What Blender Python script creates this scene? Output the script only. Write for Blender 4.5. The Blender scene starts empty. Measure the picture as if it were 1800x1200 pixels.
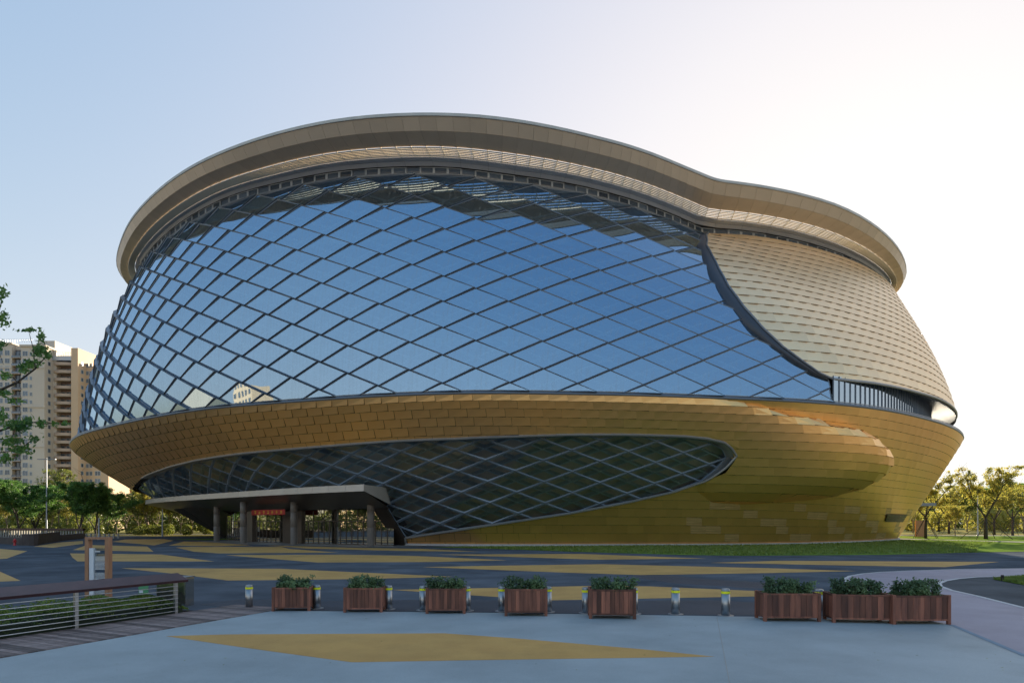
import bpy, math, random
import numpy as np
from mathutils import Vector, Matrix
random.seed(7); rng = np.random.default_rng(7)
SC = bpy.context.scene
COL = SC.collection
R = math.radians
# ---------------------------------------------------------------- camera, sky, sun, exposure
cam = bpy.data.cameras.new('camera'); camo = bpy.data.objects.new('camera', cam); COL.objects.link(camo)
camo.location = (0, 0, 2.5); camo.rotation_euler = (R(90), 0, 0)
cam.sensor_width = 36; cam.lens = 22.0; cam.shift_y = 318/1800; cam.clip_end = 6000; cam.clip_start = .1
SC.camera = camo
SUN_AZ, SUN_EL = 31.0, 13.0          # degrees clockwise from +Y, degrees up
w = bpy.data.worlds.new('World'); SC.world = w; w.use_nodes = True
nt = w.node_tree; bg = nt.nodes['Background']
sky = nt.nodes.new('ShaderNodeTexSky'); sky.sky_type = 'NISHITA'; sky.sun_disc = False
sky.sun_elevation = R(SUN_EL); sky.sun_rotation = R(SUN_AZ); sky.air_density = 1.0; sky.dust_density = 2.0; sky.ozone_density = 1.6
# hazy air: the sky's brightness levels off softly towards the sun, r' = k r / (1 + r/c)
_hs = nt.nodes.new('ShaderNodeHueSaturation'); _hs.inputs['Saturation'].default_value = 1.1
_vd = nt.nodes.new('ShaderNodeVectorMath'); _vd.operation = 'MULTIPLY_ADD'; _vd.inputs[1].default_value = (1/1.1,)*3; _vd.inputs[2].default_value = (1,)*3
_dv = nt.nodes.new('ShaderNodeVectorMath'); _dv.operation = 'DIVIDE'
_vm = nt.nodes.new('ShaderNodeVectorMath'); _vm.operation = 'SCALE'; _vm.inputs['Scale'].default_value = 3.3
_wb = nt.nodes.new('ShaderNodeVectorMath'); _wb.operation = 'MULTIPLY'; _wb.inputs[1].default_value = (1.10, .975, 1.0)   # white balance of the photograph
nt.links.new(sky.outputs[0], _wb.inputs[0]); nt.links.new(_wb.outputs[0], _hs.inputs['Color']); nt.links.new(_hs.outputs[0], _vd.inputs[0]); nt.links.new(_hs.outputs[0], _dv.inputs[0]); nt.links.new(_vd.outputs[0], _dv.inputs[1])
nt.links.new(_dv.outputs[0], _vm.inputs[0]); _h2 = nt.nodes.new('ShaderNodeHueSaturation'); _h2.inputs['Saturation'].default_value = 1.45; _h2.inputs['Value'].default_value = 1.04; nt.links.new(_vm.outputs[0], _h2.inputs['Color']); nt.links.new(_h2.outputs[0], bg.inputs[0]); bg.inputs[1].default_value = 0.1
sun = bpy.data.lights.new('sun', 'SUN'); suno = bpy.data.objects.new('sun', sun); COL.objects.link(suno)
sun.energy = 4.6; sun.angle = R(.6); sun.color = (1, .86, .66)
sd = Vector((math.sin(R(SUN_AZ))*math.cos(R(SUN_EL)), math.cos(R(SUN_AZ))*math.cos(R(SUN_EL)), math.sin(R(SUN_EL))))
suno.rotation_euler = sd.to_track_quat('Z', 'Y').to_euler()
SC.view_settings.view_transform = 'Standard'; SC.view_settings.look = 'None'
SC.view_settings.exposure = 1.6; SC.view_settings.gamma = 1
SC.render.engine = 'CYCLES'
SC.cycles.max_bounces = 8; SC.cycles.transparent_max_bounces = 12; SC.cycles.use_denoising = True
SC.cycles.sample_clamp_indirect = 6

# ---------------------------------------------------------------- helpers
def mesh_obj(name, verts, faces, mats, parent=None, mi=None, smooth=False, loc=None):
    me = bpy.data.meshes.new(name)
    me.from_pydata([tuple(map(float, v)) for v in verts], [], [tuple(f) for f in faces])
    for m in (mats if isinstance(mats, (list, tuple)) else [mats]): me.materials.append(m)
    if mi is not None: me.polygons.foreach_set('material_index', list(mi))
    if smooth: me.polygons.foreach_set('use_smooth', [True]*len(me.polygons))
    me.update()
    o = bpy.data.objects.new(name, me); COL.objects.link(o)
    if parent: o.parent = parent
    if loc is not None: o.location = loc
    return o
class MB:
    """collects simple solids, then builds them as one mesh object"""
    def __init__(s): s.v = []; s.f = []; s.m = []; s.k = 0
    def add(s, v, f, m=0):
        n = len(s.v); s.v += [tuple(map(float, a)) for a in v]; s.f += [tuple(i+n for i in a) for a in f]; s.m += [m]*len(f); return s
    def box(s, x0, y0, z0, x1, y1, z1, m=0):
        v = [(x0,y0,z0),(x1,y0,z0),(x1,y1,z0),(x0,y1,z0),(x0,y0,z1),(x1,y0,z1),(x1,y1,z1),(x0,y1,z1)]
        return s.add(v, [(0,3,2,1),(4,5,6,7),(0,1,5,4),(1,2,6,5),(2,3,7,6),(3,0,4,7)], m)
    def bar(s, a, b, wd, dp, m=0, up=(0,0,1)):
        a = Vector(a); b = Vector(b); d = (b-a).normalized(); u = Vector(up); sx = d.cross(u)
        if sx.length < 1e-4: sx = d.cross(Vector((1,0,0)))
        sx.normalize(); sy = sx.cross(d).normalized(); v = []
        for p in (a, b):
            for i, j in ((-1,-1),(1,-1),(1,1),(-1,1)): v.append(p+sx*wd/2*i+sy*dp/2*j)
        return s.add(v, [(3,2,1,0),(4,5,6,7),(0,1,5,4),(1,2,6,5),(2,3,7,6),(3,0,4,7)], m)
    def tube(s, pts, rads, n=8, m=0, cap=True):
        pts = [Vector(p) for p in pts]; v = []; f = []
        for i, p in enumerate(pts):
            d = (pts[min(i+1, len(pts)-1)]-pts[max(i-1, 0)]).normalized()
            a = d.cross(Vector((.31, .17, .93)) if abs(d.z) < .9 else Vector((1, 0, 0))).normalized(); b = d.cross(a)
            r = rads[i] if isinstance(rads, (list, tuple)) else rads
            for k in range(n):
                t = 2*math.pi*k/n; v.append(p+a*(r*math.cos(t))+b*(r*math.sin(t)))
        for i in range(len(pts)-1):
            for k in range(n): f.append((i*n+k, i*n+(k+1) % n, (i+1)*n+(k+1) % n, (i+1)*n+k))
        if cap: f.append(tuple(range(n))[::-1]); f.append(tuple(range((len(pts)-1)*n, len(pts)*n)))
        return s.add(v, f, m)
    def lathe(s, prof, n=20, m=0, c=(0, 0)):
        v = []; f = []
        for r, z in prof:
            for k in range(n): t = 2*math.pi*k/n; v.append((c[0]+r*math.cos(t), c[1]+r*math.sin(t), z))
        for i in range(len(prof)-1):
            for k in range(n): f.append((i*n+k, i*n+(k+1) % n, (i+1)*n+(k+1) % n, (i+1)*n+k))
        f.append(tuple(range(n))[::-1]); f.append(tuple(range((len(prof)-1)*n, len(prof)*n)))
        return s.add(v, f, m)
    def build(s, name, mats, parent=None, smooth=False, loc=None):
        return mesh_obj(name, s.v, s.f, mats, parent, s.m, smooth, loc)
def empty(name, loc=(0, 0, 0), rz=0, parent=None):
    o = bpy.data.objects.new(name, None); COL.objects.link(o); o.location = loc; o.rotation_euler = (0, 0, rz)
    o.empty_display_size = .2
    if parent: o.parent = parent
    return o
def tag(o, label=None, cat=None, group=None, kind=None):
    if label: o['label'] = label
    if cat: o['category'] = cat
    if group: o['group'] = group
    if kind: o['kind'] = kind
    return o
def copy_tree(o, parent=None):
    c = o.copy(); COL.objects.link(c)
    if parent: c.parent = parent
    for ch in list(o.children): copy_tree(ch, c)
    return c
def quads(name, P, mat, parent=None, kind=None):
    """P: n x 4 x 3 array of quads -> one mesh"""
    n = len(P); me = bpy.data.meshes.new(name)
    me.vertices.add(4*n); me.vertices.foreach_set('co', np.asarray(P, np.float32).ravel())
    me.loops.add(4*n); me.loops.foreach_set('vertex_index', np.arange(4*n, dtype=np.int32))
    me.polygons.add(n); me.polygons.foreach_set('loop_start', np.arange(0, 4*n, 4, dtype=np.int32))
    me.materials.append(mat); me.update(calc_edges=True)
    o = bpy.data.objects.new(name, me); COL.objects.link(o)
    if parent: o.parent = parent
    if kind: o['kind'] = kind
    return o

# ---------------------------------------------------------------- materials
def mat(name, col, rough=.6, metal=0., var=.0, scale=2., col2=None, bump=0., bscale=30., spec=.5, randv=0., coords='Object', stretch=None, speck=0., stain=0.):
    m = bpy.data.materials.new(name); m.use_nodes = True; n = m.node_tree.nodes; l = m.node_tree.links
    b = n['Principled BSDF']; b.inputs['Roughness'].default_value = rough; b.inputs['Metallic'].default_value = metal
    b.inputs['Specular IOR Level'].default_value = spec
    c1 = (*col, 1); b.inputs['Base Color'].default_value = c1
    tc = n.new('ShaderNodeTexCoord'); src = tc.outputs[coords]
    if coords == 'World':
        pass
    if stretch:
        mp = n.new('ShaderNodeMapping'); mp.inputs['Scale'].default_value = stretch; l.new(src, mp.inputs[0]); src = mp.outputs[0]
    out = None
    if var or col2:
        nz = n.new('ShaderNodeTexNoise'); nz.inputs['Scale'].default_value = scale; nz.inputs['Detail'].default_value = 6; nz.inputs['Roughness'].default_value = .6
        l.new(src, nz.inputs['Vector'])
        rp = n.new('ShaderNodeValToRGB'); l.new(nz.outputs[0], rp.inputs[0])
        c2 = col2 or tuple(x*(1-var) for x in col)
        rp.color_ramp.elements[0].position = .35; rp.color_ramp.elements[1].position = .65
        rp.color_ramp.elements[0].color = (*c2, 1); rp.color_ramp.elements[1].color = c1
        out = rp.outputs[0]
        l.new(out, b.inputs['Base Color'])
    for amt, sc_, lo_, hi_ in ((speck, 75., .3, .7), (stain, .33, .42, .72)):
        if not amt: continue
        n3 = n.new('ShaderNodeTexNoise'); n3.inputs['Scale'].default_value = sc_; n3.inputs['Detail'].default_value = 3 if sc_ > 5 else 9; n3.inputs['Roughness'].default_value = .65; l.new(tc.outputs['Object'], n3.inputs['Vector'])
        m3 = n.new('ShaderNodeMapRange'); m3.inputs[1].default_value = lo_; m3.inputs[2].default_value = hi_; m3.inputs[3].default_value = 1+amt*(.5 if sc_ > 5 else .1); m3.inputs[4].default_value = 1-amt; l.new(n3.outputs[0], m3.inputs[0])
        h3 = n.new('ShaderNodeHueSaturation'); l.new(m3.outputs[0], h3.inputs['Value'])
        if out: l.new(out, h3.inputs['Color'])
        else: h3.inputs['Color'].default_value = c1
        out = h3.outputs[0]; l.new(out, b.inputs['Base Color'])
    if randv:
        oi = n.new('ShaderNodeObjectInfo'); hs = n.new('ShaderNodeHueSaturation')
        mr = n.new('ShaderNodeMapRange'); mr.inputs[3].default_value = 1-randv; mr.inputs[4].default_value = 1+randv
        l.new(oi.outputs['Random'], mr.inputs[0]); l.new(mr.outputs[0], hs.inputs['Value'])
        if out: l.new(out, hs.inputs['Color'])
        else: hs.inputs['Color'].default_value = c1
        l.new(hs.outputs[0], b.inputs['Base Color'])
    if bump:
        nb = n.new('ShaderNodeTexNoise'); nb.inputs['Scale'].default_value = bscale; nb.inputs['Detail'].default_value = 4
        l.new(src, nb.inputs['Vector']); bp = n.new('ShaderNodeBump'); bp.inputs['Strength'].default_value = bump; bp.inputs['Distance'].default_value = .02
        l.new(nb.outputs[0], bp.inputs['Height']); l.new(bp.outputs[0], b.inputs['Normal'])
    return m
def glass(name, tint, through, base=.4, rough=.015, streak=0.):
    """coated architectural glass: mirror-like coat over a tinted see-through sheet"""
    m = bpy.data.materials.new(name); m.use_nodes = True; n = m.node_tree.nodes; l = m.node_tree.links
    n.remove(n['Principled BSDF']); out = n['Material Output']
    gl = n.new('ShaderNodeBsdfGlossy'); gl.inputs['Color'].default_value = (*tint, 1); gl.inputs['Roughness'].default_value = rough
    tr = n.new('ShaderNodeBsdfTransparent'); tr.inputs['Color'].default_value = (*through, 1)
    fr = n.new('ShaderNodeFresnel'); fr.inputs[0].default_value = 1.5
    ma = n.new('ShaderNodeMath'); ma.operation = 'MULTIPLY_ADD'; ma.inputs[1].default_value = 1-base; ma.inputs[2].default_value = base; ma.use_clamp = True
    l.new(fr.outputs[0], ma.inputs[0])
    mx = n.new('ShaderNodeMixShader'); l.new(ma.outputs[0], mx.inputs[0]); l.new(tr.outputs[0], mx.inputs[1]); l.new(gl.outputs[0], mx.inputs[2])
    # slow distortion of the sheet and dust streaks running down it
    tc = n.new('ShaderNodeTexCoord')
    nz = n.new('ShaderNodeTexNoise'); nz.inputs['Scale'].default_value = .35; nz.inputs['Detail'].default_value = 1; l.new(tc.outputs['Object'], nz.inputs[0])
    bp = n.new('ShaderNodeBump'); bp.inputs['Strength'].default_value = .12; bp.inputs['Distance'].default_value = .05; l.new(nz.outputs[0], bp.inputs['Height']); l.new(bp.outputs[0], gl.inputs['Normal'])
    last = mx.outputs[0]
    if streak:
        mp = n.new('ShaderNodeMapping'); mp.inputs['Scale'].default_value = (3.2, 3.2, .16); l.new(tc.outputs['Object'], mp.inputs[0])
        n2 = n.new('ShaderNodeTexNoise'); n2.inputs['Scale'].default_value = 1.; n2.inputs['Detail'].default_value = 5; l.new(mp.outputs[0], n2.inputs[0])
        rp = n.new('ShaderNodeValToRGB'); rp.color_ramp.elements[0].position = .5; rp.color_ramp.elements[1].position = .8
        rp.color_ramp.elements[0].color = (.01, .01, .01, 1); rp.color_ramp.elements[1].color = (streak, streak, streak, 1); l.new(n2.outputs[0], rp.inputs[0])
        df = n.new('ShaderNodeBsdfDiffuse'); df.inputs[0].default_value = (.38, .4, .4, 1)
        m2 = n.new('ShaderNodeMixShader'); l.new(rp.outputs[0], m2.inputs[0]); l.new(last, m2.inputs[1]); l.new(df.outputs[0], m2.inputs[2]); last = m2.outputs[0]
    l.new(last, out.inputs[0])
    return m
def leafmat(name, c1, c2, trans=.35):
    m = bpy.data.materials.new(name); m.use_nodes = True; n = m.node_tree.nodes; l = m.node_tree.links
    n.remove(n['Principled BSDF']); out = n['Material Output']
    tc = n.new('ShaderNodeTexCoord'); nz = n.new('ShaderNodeTexNoise'); nz.inputs['Scale'].default_value = 1.1; nz.inputs['Detail'].default_value = 8; l.new(tc.outputs['Object'], nz.inputs[0])
    rp = n.new('ShaderNodeValToRGB'); rp.color_ramp.elements[0].position = .38; rp.color_ramp.elements[1].position = .62
    rp.color_ramp.elements[0].color = (*c1, 1); rp.color_ramp.elements[1].color = (*c2, 1); l.new(nz.outputs[0], rp.inputs[0])
    d = n.new('ShaderNodeBsdfDiffuse'); t = n.new('ShaderNodeBsdfTranslucent'); g = n.new('ShaderNodeBsdfGlossy'); g.inputs['Roughness'].default_value = .45
    l.new(rp.outputs[0], d.inputs[0]); l.new(rp.outputs[0], t.inputs[0])
    a = n.new('ShaderNodeMixShader'); a.inputs[0].default_value = trans; l.new(d.outputs[0], a.inputs[1]); l.new(t.outputs[0], a.inputs[2])
    b = n.new('ShaderNodeMixShader'); b.inputs[0].default_value = .04; l.new(a.outputs[0], b.inputs[1]); l.new(g.outputs[0], b.inputs[2])
    l.new(b.outputs[0], out.inputs[0]); return m
M = {}
M['asphalt'] = mat('asphalt', (.15, .165, .188), .82, var=.35, scale=.25, bump=.5, bscale=60, spec=0., speck=.2, stain=.3)
M['asphalt_worn'] = mat('asphalt_worn', (0.17, 0.165, 0.165), .85, var=.2, scale=.4, bump=.5, bscale=60, spec=0., speck=.2, stain=.25)
M['path'] = mat('path_rubber', (.37, .43, .45), .62, col2=(.32, .375, .395), scale=.5, bump=.35, bscale=120, speck=.16, stain=.22)
M['orange'] = mat('orange_rubber', (.62, .365, .105), .75, col2=(.55, .31, .085), scale=.8, bump=.35, bscale=110, speck=.22, stain=.25)
M['purple'] = mat('purple_rubber', (0.33, 0.31, 0.39), .6, col2=(0.28, 0.265, 0.33), scale=.6, bump=.35, bscale=110, speck=.16, stain=.2)
M['whiteline'] = mat('white_line', (.6, .6, .6), .7, var=.25, scale=3)
M['blueline'] = mat('blue_line', (.14, .24, .33), .7, var=.2, scale=3)
M['asphalt_dark'] = mat('dark_asphalt', (0.055, 0.06, 0.075), .7, var=.3, scale=.6, bump=.5, bscale=60, speck=.2)  # same asphalt in a darker tone
M['paving'] = mat('grey_paving', (.23, .22, .21), .6, var=.2, scale=1.5, bump=.1)
M['kerb'] = mat('pale_kerb', (.42, .42, .43), .7, var=.2, scale=2)
M['concrete'] = mat('pale_concrete', (.42, .40, .36), .9, var=.15, scale=.3, spec=0.)
M['grass'] = mat('grass', (0.19, 0.27, 0.06), .9, col2=(0.12, 0.19, 0.035), scale=1.6, bump=.6, bscale=25, spec=0.)
M['field'] = mat('dry_grass', (.34, .29, .12), .9, col2=(.24, .22, .08), scale=.5, bump=.6, bscale=8, spec=0.)
M['earth'] = mat('earth', (.19, .165, .14), .95, col2=(.14, .125, .10), scale=.05, spec=0.)
def goldmat(name, c, rough, c2, metal=.85):
    m = mat(name, c, rough, metal, col2=c2, scale=.25, randv=.05, bump=.02, bscale=1.2)
    return m
M['shell'] = goldmat('champagne_metal', (.98, .745, .46), .45, (.95, .70, .415), .7)
M['gold'] = goldmat('gold_metal', (.97, .61, .26), .40, (.94, .57, .225), .9)
M['dark'] = mat('dark_backing', (.02, .018, .015), .7)
M['goldback'] = mat('rear_gold', (.5, .36, .15), .5, .6, var=.2, scale=.2)
M['frame'] = mat('steel_frame', (.15, .18, .22), .42, .3, randv=.08)
M['framelow'] = mat('blue_steel_frame', (.20, .27, .36), .42, .3)
M['pavelight'] = mat('light_paving', (.36, .315, .26), .85, var=.15, scale=.2, spec=0.)
M['framelight'] = mat('grey_trim', (.30, .31, .32), .45, .5, var=.12, scale=.7)
M['inner'] = mat('inner_steel', (.50, .64, .70), .6, 0, var=.15, scale=1.)
M['interior'] = mat('interior_wall', (.16, .2, .23), .9, var=.4, scale=.12)
M['interior_warm'] = mat('interior_ceiling', (.88, .79, .64), .9, var=.2, scale=.25)
M['glass'] = glass('blue_coated_glass', (.55, .76, .98), (.5, .6, .64), .52, streak=.22)
M['glasslow'] = glass('grey_glass', (.62, .80, .95), (.94, .96, .97), .07, streak=.05)
M['glassclear'] = glass('entrance_glass', (.95, .95, .9), (.35, .37, .36), .6)
M['glassstrip'] = glass('strip_glass', (.78, .9, 1.), (.3, .36, .4), .5)
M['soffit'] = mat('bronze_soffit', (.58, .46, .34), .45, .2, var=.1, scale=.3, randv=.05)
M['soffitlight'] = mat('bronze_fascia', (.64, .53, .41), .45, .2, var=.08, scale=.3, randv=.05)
M['lip'] = mat('pale_lip', (.55, .53, .48), .5, .2, var=.15, scale=.8)
M['graymetal'] = mat('slate_metal', (0.2, 0.225, 0.26), .4, .4, var=.1, scale=.4, randv=.06)
M['return'] = mat('dark_return_metal', (.06, .07, .09), .45, .3)
M['slate'] = mat('slate_soffit', (.50, .53, .58), .5, .1, var=.08, scale=.4, randv=.05)
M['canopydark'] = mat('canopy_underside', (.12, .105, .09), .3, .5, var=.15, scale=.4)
M['louvre'] = mat('louvre_slat', (.85, .77, .62), .5, 0)
M['winframe'] = mat('pale_window_frame', (.42, .46, .5), .5, .2)
M['canopy'] = mat('canopy_metal', (.55, .50, .44), .4, .2, var=.1, scale=.5, randv=.05)
M['bronze'] = mat('dark_bronze', (.085, .068, .055), .42, .5, var=.2, scale=.5, randv=.12)
M['column'] = mat('column_stone', (.17, .145, .125), .5, 0, var=.15, scale=.8)
M['red'] = mat('red_cloth', (.45, .03, .02), .7, var=.15, scale=3)
M['yellow'] = mat('yellow_print', (.75, .5, .05), .7)
M['vent'] = mat('vent_metal', (.86, .60, .30), .5, .6, col2=(.34, .22, .08), scale=1.2, stretch=(.3, .3, 14))
M['wood'] = mat('stained_wood', (.27, .10, .06), .62, col2=(.13, .05, .034), scale=1.1, stretch=(9, 9, 1.), bump=.3, bscale=6, randv=.55)
M['woodrail'] = mat('dark_rail_wood', (.075, .032, .034), .38, col2=(.045, .02, .022), scale=2, stretch=(3, 1, 3))
M['plank'] = mat('weathered_plank', (.25, .195, .18), .75, col2=(.12, .09, .085), scale=3, stretch=(1, 1, 1), bump=.4, bscale=12, randv=.5)
M['steel'] = mat('brushed_steel', (.42,.43,.44), .38, .95, var=.08, scale=3)
M['cable'] = mat('bright_cable', (.62, .64, .66), .4, .5)
M['steelmirror'] = mat('polished_steel', (.6, .58, .52), .08, .95)
M['bandyel'] = mat('yellow_band', (.95, .95, .02), .5)
M['cap'] = mat('bollard_cap', (.32, .35, .38), .35, .8)
M['soil'] = mat('soil', (0.04, 0.03, 0.022), .95, var=.4, scale=8, spec=.12)
M['signwood'] = mat('sign_wood', (.42, .22, .12), .65, col2=(.32, .16, .085), scale=2, stretch=(6, 6, .7))
M['white'] = mat('white_board', (.72, .77, .83), .5, var=.05)
M['print'] = mat('pale_print', (.85, .85, .85), .7)
M['signglass'] = glass('sign_glass', (.8, .85, .9), (.8, .84, .86), .08)
M['green'] = mat('green_notice', (.10, .33, .16), .6)
M['trunk'] = mat('bark', (.075, .06, .048), .9, var=.4, scale=6)
M['trunkpale'] = mat('pale_bark', (.24, .19, .14), .9, var=.4, scale=6)
M['leaf_dark'] = leafmat('dark_leaves', (.06, .15, .035), (.15, .28, .05), .4)
M['leaf_mid'] = leafmat('mid_leaves', (.10, .14, .03), (.26, .27, .05), .45)
M['leaf_grass'] = leafmat('grass_blades', (.11, .17, .03), (.2, .27, .05), .3)
M['leaf_yel'] = leafmat('yellow_leaves', (.22, .24, .05), (.48, .40, .07), .55)
M['leaf_hedge'] = leafmat('hedge_leaves', (.07, .13, .025), (.24, .33, .06), .3)
M['leaf_shrub'] = leafmat('shrub_leaves', (.06, .11, .055), (.15, .24, .10), .2)
M['wall_a'] = mat('tower_wall', (.60, .53, .45), .85, var=.06, scale=.1)
M['wall_b'] = mat('tower_wall_warm', (.62, .45, .30), .85, var=.06, scale=.1)
M['wall_brown'] = mat('tower_wall_brown', (.30, .2, .16), .85, var=.1, scale=.1)
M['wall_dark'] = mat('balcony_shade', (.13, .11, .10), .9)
M['winglass'] = mat('window_glass', (.09, .12, .16), .12, 0, spec=.9, randv=.5)
M['balcony'] = mat('balcony_rail', (.48, .37, .29), .8)
M['hydrant'] = mat('hydrant_red', (.5, .03, .03), .4)
M['wallstone'] = mat('dark_wall_stone', (.075, .058, .055), .7, var=.3, scale=1.)
M['pole'] = mat('grey_pole', (.42, .45, .5), .45, .4)
CX,CY=-3.,104.   # the plan centre of the building; rings below are radii in metres about it, by bearing
RING={
'R7':(-180,4,[57.5, 57.7, 57.97, 58.47, 59.2, 60.0, 60.85, 61.82, 62.87, 63.93, 65.0, 66.07, 67.13, 68.17, 69.03, 69.66, 70.19, 70.63, 70.68, 70.35, 69.91, 69.36, 68.56, 67.5, 65.81, 63.56, 61.39, 59.41, 57.48, 55.62, 53.99, 52.64, 51.5, 50.58, 49.8, 49.18, 48.62, 47.99, 47.44, 47.03, 46.8, 46.79, 46.87, 46.99, 47.15, 47.31, 47.41, 47.55, 47.88, 48.39, 48.99, 49.75, 50.77, 52.01, 53.38, 54.74, 56.05, 57.27, 58.44, 59.72, 61.2, 62.8, 64.49, 66.27, 68.1, 69.78, 71.26, 72.65, 73.92, 74.75, 74.98, 74.99, 74.88, 74.35, 73.39, 72.33, 71.17, 69.77, 68.2, 66.61, 65.08, 63.67, 62.33, 61.03, 59.9, 59.01, 58.21, 57.51, 57.21, 57.31]),
'R1L':(-180,4,[56.03, 56.14, 56.27, 56.4, 56.53, 56.67, 56.8, 56.97, 57.34, 57.9, 58.5, 59.1, 59.68, 60.18, 60.6, 61.0, 61.4, 61.74, 61.74, 61.4, 61.0, 60.55, 59.93, 59.19, 58.39, 57.23, 55.76, 54.32, 53.08, 52.0, 51.02, 50.14, 49.39, 48.77, 48.23, 47.75, 47.29, 46.89, 46.54, 46.24, 45.97, 45.67, 45.33, 44.98, 44.62, 44.24, 43.78, 43.33, 42.9, 42.55, 42.34, 42.12, 41.91, 41.83, 41.92, 42.06, 42.08, 42.13, 42.18, 42.23, 42.26, 42.26, 42.26]),
'R1R':(20,4,[33.94, 35.58, 37.36, 39.15, 40.95, 42.69, 44.48, 46.3, 48.21, 50.2, 52.12, 54.02, 56.0, 58.07, 60.23, 62.44, 64.6, 66.24, 67.13, 67.81, 68.29, 68.35, 68.23, 68.06, 67.59, 66.66, 65.6, 64.52, 63.39, 62.2, 61.0, 59.8, 58.67, 57.94, 57.6, 57.33, 57.07, 56.8, 56.53, 56.27, 56.07]),
'R6L':(-180,4,[50.53, 50.64, 50.77, 50.9, 51.03, 51.17, 51.3, 51.47, 51.84, 52.4, 53.0, 53.6, 54.18, 54.68, 55.1, 55.5, 55.9, 56.25, 56.31, 56.1, 55.83, 55.53, 55.1, 54.58, 54.06, 53.52, 52.76, 51.47, 50.01, 48.75, 47.64, 46.67, 45.8, 45.04, 44.38, 43.71, 42.97, 42.25, 41.72, 41.27, 40.77, 40.23, 39.73, 39.3, 38.76, 38.1, 37.53, 37.19, 36.94, 36.73, 36.54, 36.39, 36.32, 36.29, 36.32, 36.48, 36.7, 36.83, 36.86, 36.92, 37.01, 37.09, 37.15]),
'R6R':(20,4,[24.76, 24.89, 25.91, 28.05, 30.47, 32.9, 35.34, 37.77, 40.2, 42.6, 45.03, 47.56, 50.28, 53.13, 56.04, 59.04, 61.74, 63.11, 63.71, 64.18, 64.38, 64.28, 64.13, 63.75, 62.87, 61.78, 60.67, 59.55, 58.39, 57.2, 56.0, 54.8, 53.67, 52.9, 52.5, 52.17, 51.83, 51.5, 51.17, 50.84, 50.59]),
}
def cub(x0,dx,v,periodic):
    v=np.array(v);n=len(v)
    def f(t):
        t=np.asarray(t,float)
        if periodic: u=((t-x0)%360)/dx
        else: u=np.clip((t-x0)/dx,0,n-1.001)
        i=np.floor(u).astype(int);w=u-i
        if periodic: p=[v[(i+k)%n] for k in (-1,0,1,2)]
        else: p=[v[np.clip(i+k,0,n-1)] for k in (-1,0,1,2)]
        return p[1]+.5*w*(p[2]-p[0]+w*(2*p[0]-5*p[1]+4*p[2]-p[3]+w*(3*(p[1]-p[2])+p[3]-p[0])))
    return f
r7=cub(*RING['R7'],True)
L1,Q1=cub(*RING['R1L'],False),cub(*RING['R1R'],False)
L6,Q6=cub(*RING['R6L'],False),cub(*RING['R6R'],False)
def smax(a,b,k): return .5*(a+b+np.sqrt((a-b)**2+k*k))
def two(L,R,t,k):
    t=(np.asarray(t,float)+180)%360-180
    l=L(t);r=R(t)
    return np.where(t<25,l,np.where(t>64,r,smax(l,r,k)))
def bump(t,c,w): return np.exp(-((np.asarray(t)-c)/w)**2)
def r1(t): return two(L1,Q1,t,.6)
def r6(t): return two(L6,Q6,t,.5)
def xyz(t,r,z):
    a=np.radians(t);return np.stack([CX+r*np.sin(a),CY-r*np.cos(a),z+0*r],-1)
# glass bottom ring inset .. upper wall
Z7=14.3;Z6=38.6
PU=1.1
def _ubul(t):
    t=(np.asarray(t,float)+180)%360-180
    return np.interp(t,[-180,-60,-30,0,30,60,180],[1.6,1.6,.8,.5,1.0,2.0,2.0])
def upper(t,s,off=0.):
    """t deg, s 0 bottom..1 top"""
    t=np.asarray(t,float);tt=(t+180)%360-180
    a=r7(t)-1.3*np.clip((np.abs(tt+5)-40)/40,0,1)-.1
    s_=np.clip(s,0,9)
    r=a+(r6(t)-a)*s_**PU+ubul(t)*4*s_*(1-s_)
    return xyz(t,r+off,Z7+(Z6-Z7)*s)
def inset(t):
    t=(np.asarray(t,float)+180)%360-180
    return np.interp(t,[-180,-120,-90,-70,-50,-30,-15,0,30,60,90,120,180],[12,18,24,23,18,13,11,10,9.5,8.8,8.3,9,12])
def pw(t):
    t=(np.asarray(t,float)+180)%360-180
    return np.interp(t,[-90,-60,-30,0,30,60,90],[.9,1,1.1,1.15,1.1,.96,.95])
def lower(t,s,off=0.):
    """s 0 at rim .. 1 at base"""
    t=np.asarray(t,float);s=np.asarray(s,float)
    r=r7(t)-inset(t)*s
    return xyz(t,r+off,(Z7-.2)*(1-np.clip(s,0,9)**pw(t)))
# ---------------------------------------------------------------- charts: metres along the wall <-> bearing and height
_bl = np.arange(-7, 7.1, 2.)
def smi(t, xs, ys):
    t = np.asarray(t, float); return sum(np.interp((t+o+180) % 360-180, xs, ys) for o in _bl)/len(_bl)
def ubul(t): return smi(t, [-180,-60,-30,0,30,60,180], [1.6,1.6,.8,.5,1.0,2.0,2.0])
def inset(t): return smi(t, [-180,-120,-90,-70,-50,-30,-15,0,30,60,90,120,180], [12,18,23.5,23,18,13,11,10,9.5,8.8,8.3,9,12])
def pw(t): return smi(t, [-90,-60,-30,0,30,60,90], [.9,1,1.1,1.15,1.1,.96,.95])
def r6s(t, s):
    # the crease of the pinched plan fades quickly below the roof line
    t = np.asarray(t, float); sg = 20*np.clip(1-np.asarray(s, float), 0, 1)**.6
    return sum(r6(t+o*sg) for o in np.linspace(-1.6, 1.6, 11))/11
def upper(t, s, off=0.):
    t = np.asarray(t, float); tt = (t+180) % 360-180; s_ = np.clip(s, 0, 9)
    a = r7(t)-1.3*np.clip((np.abs(tt+5)-40)/40, 0, 1)-.1
    return xyz(t, a+(r6s(t, s_)-a)*s_**PU+ubul(t)*4*s_*(1-s_)+off, Z7+(Z6-Z7)*s)
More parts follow.
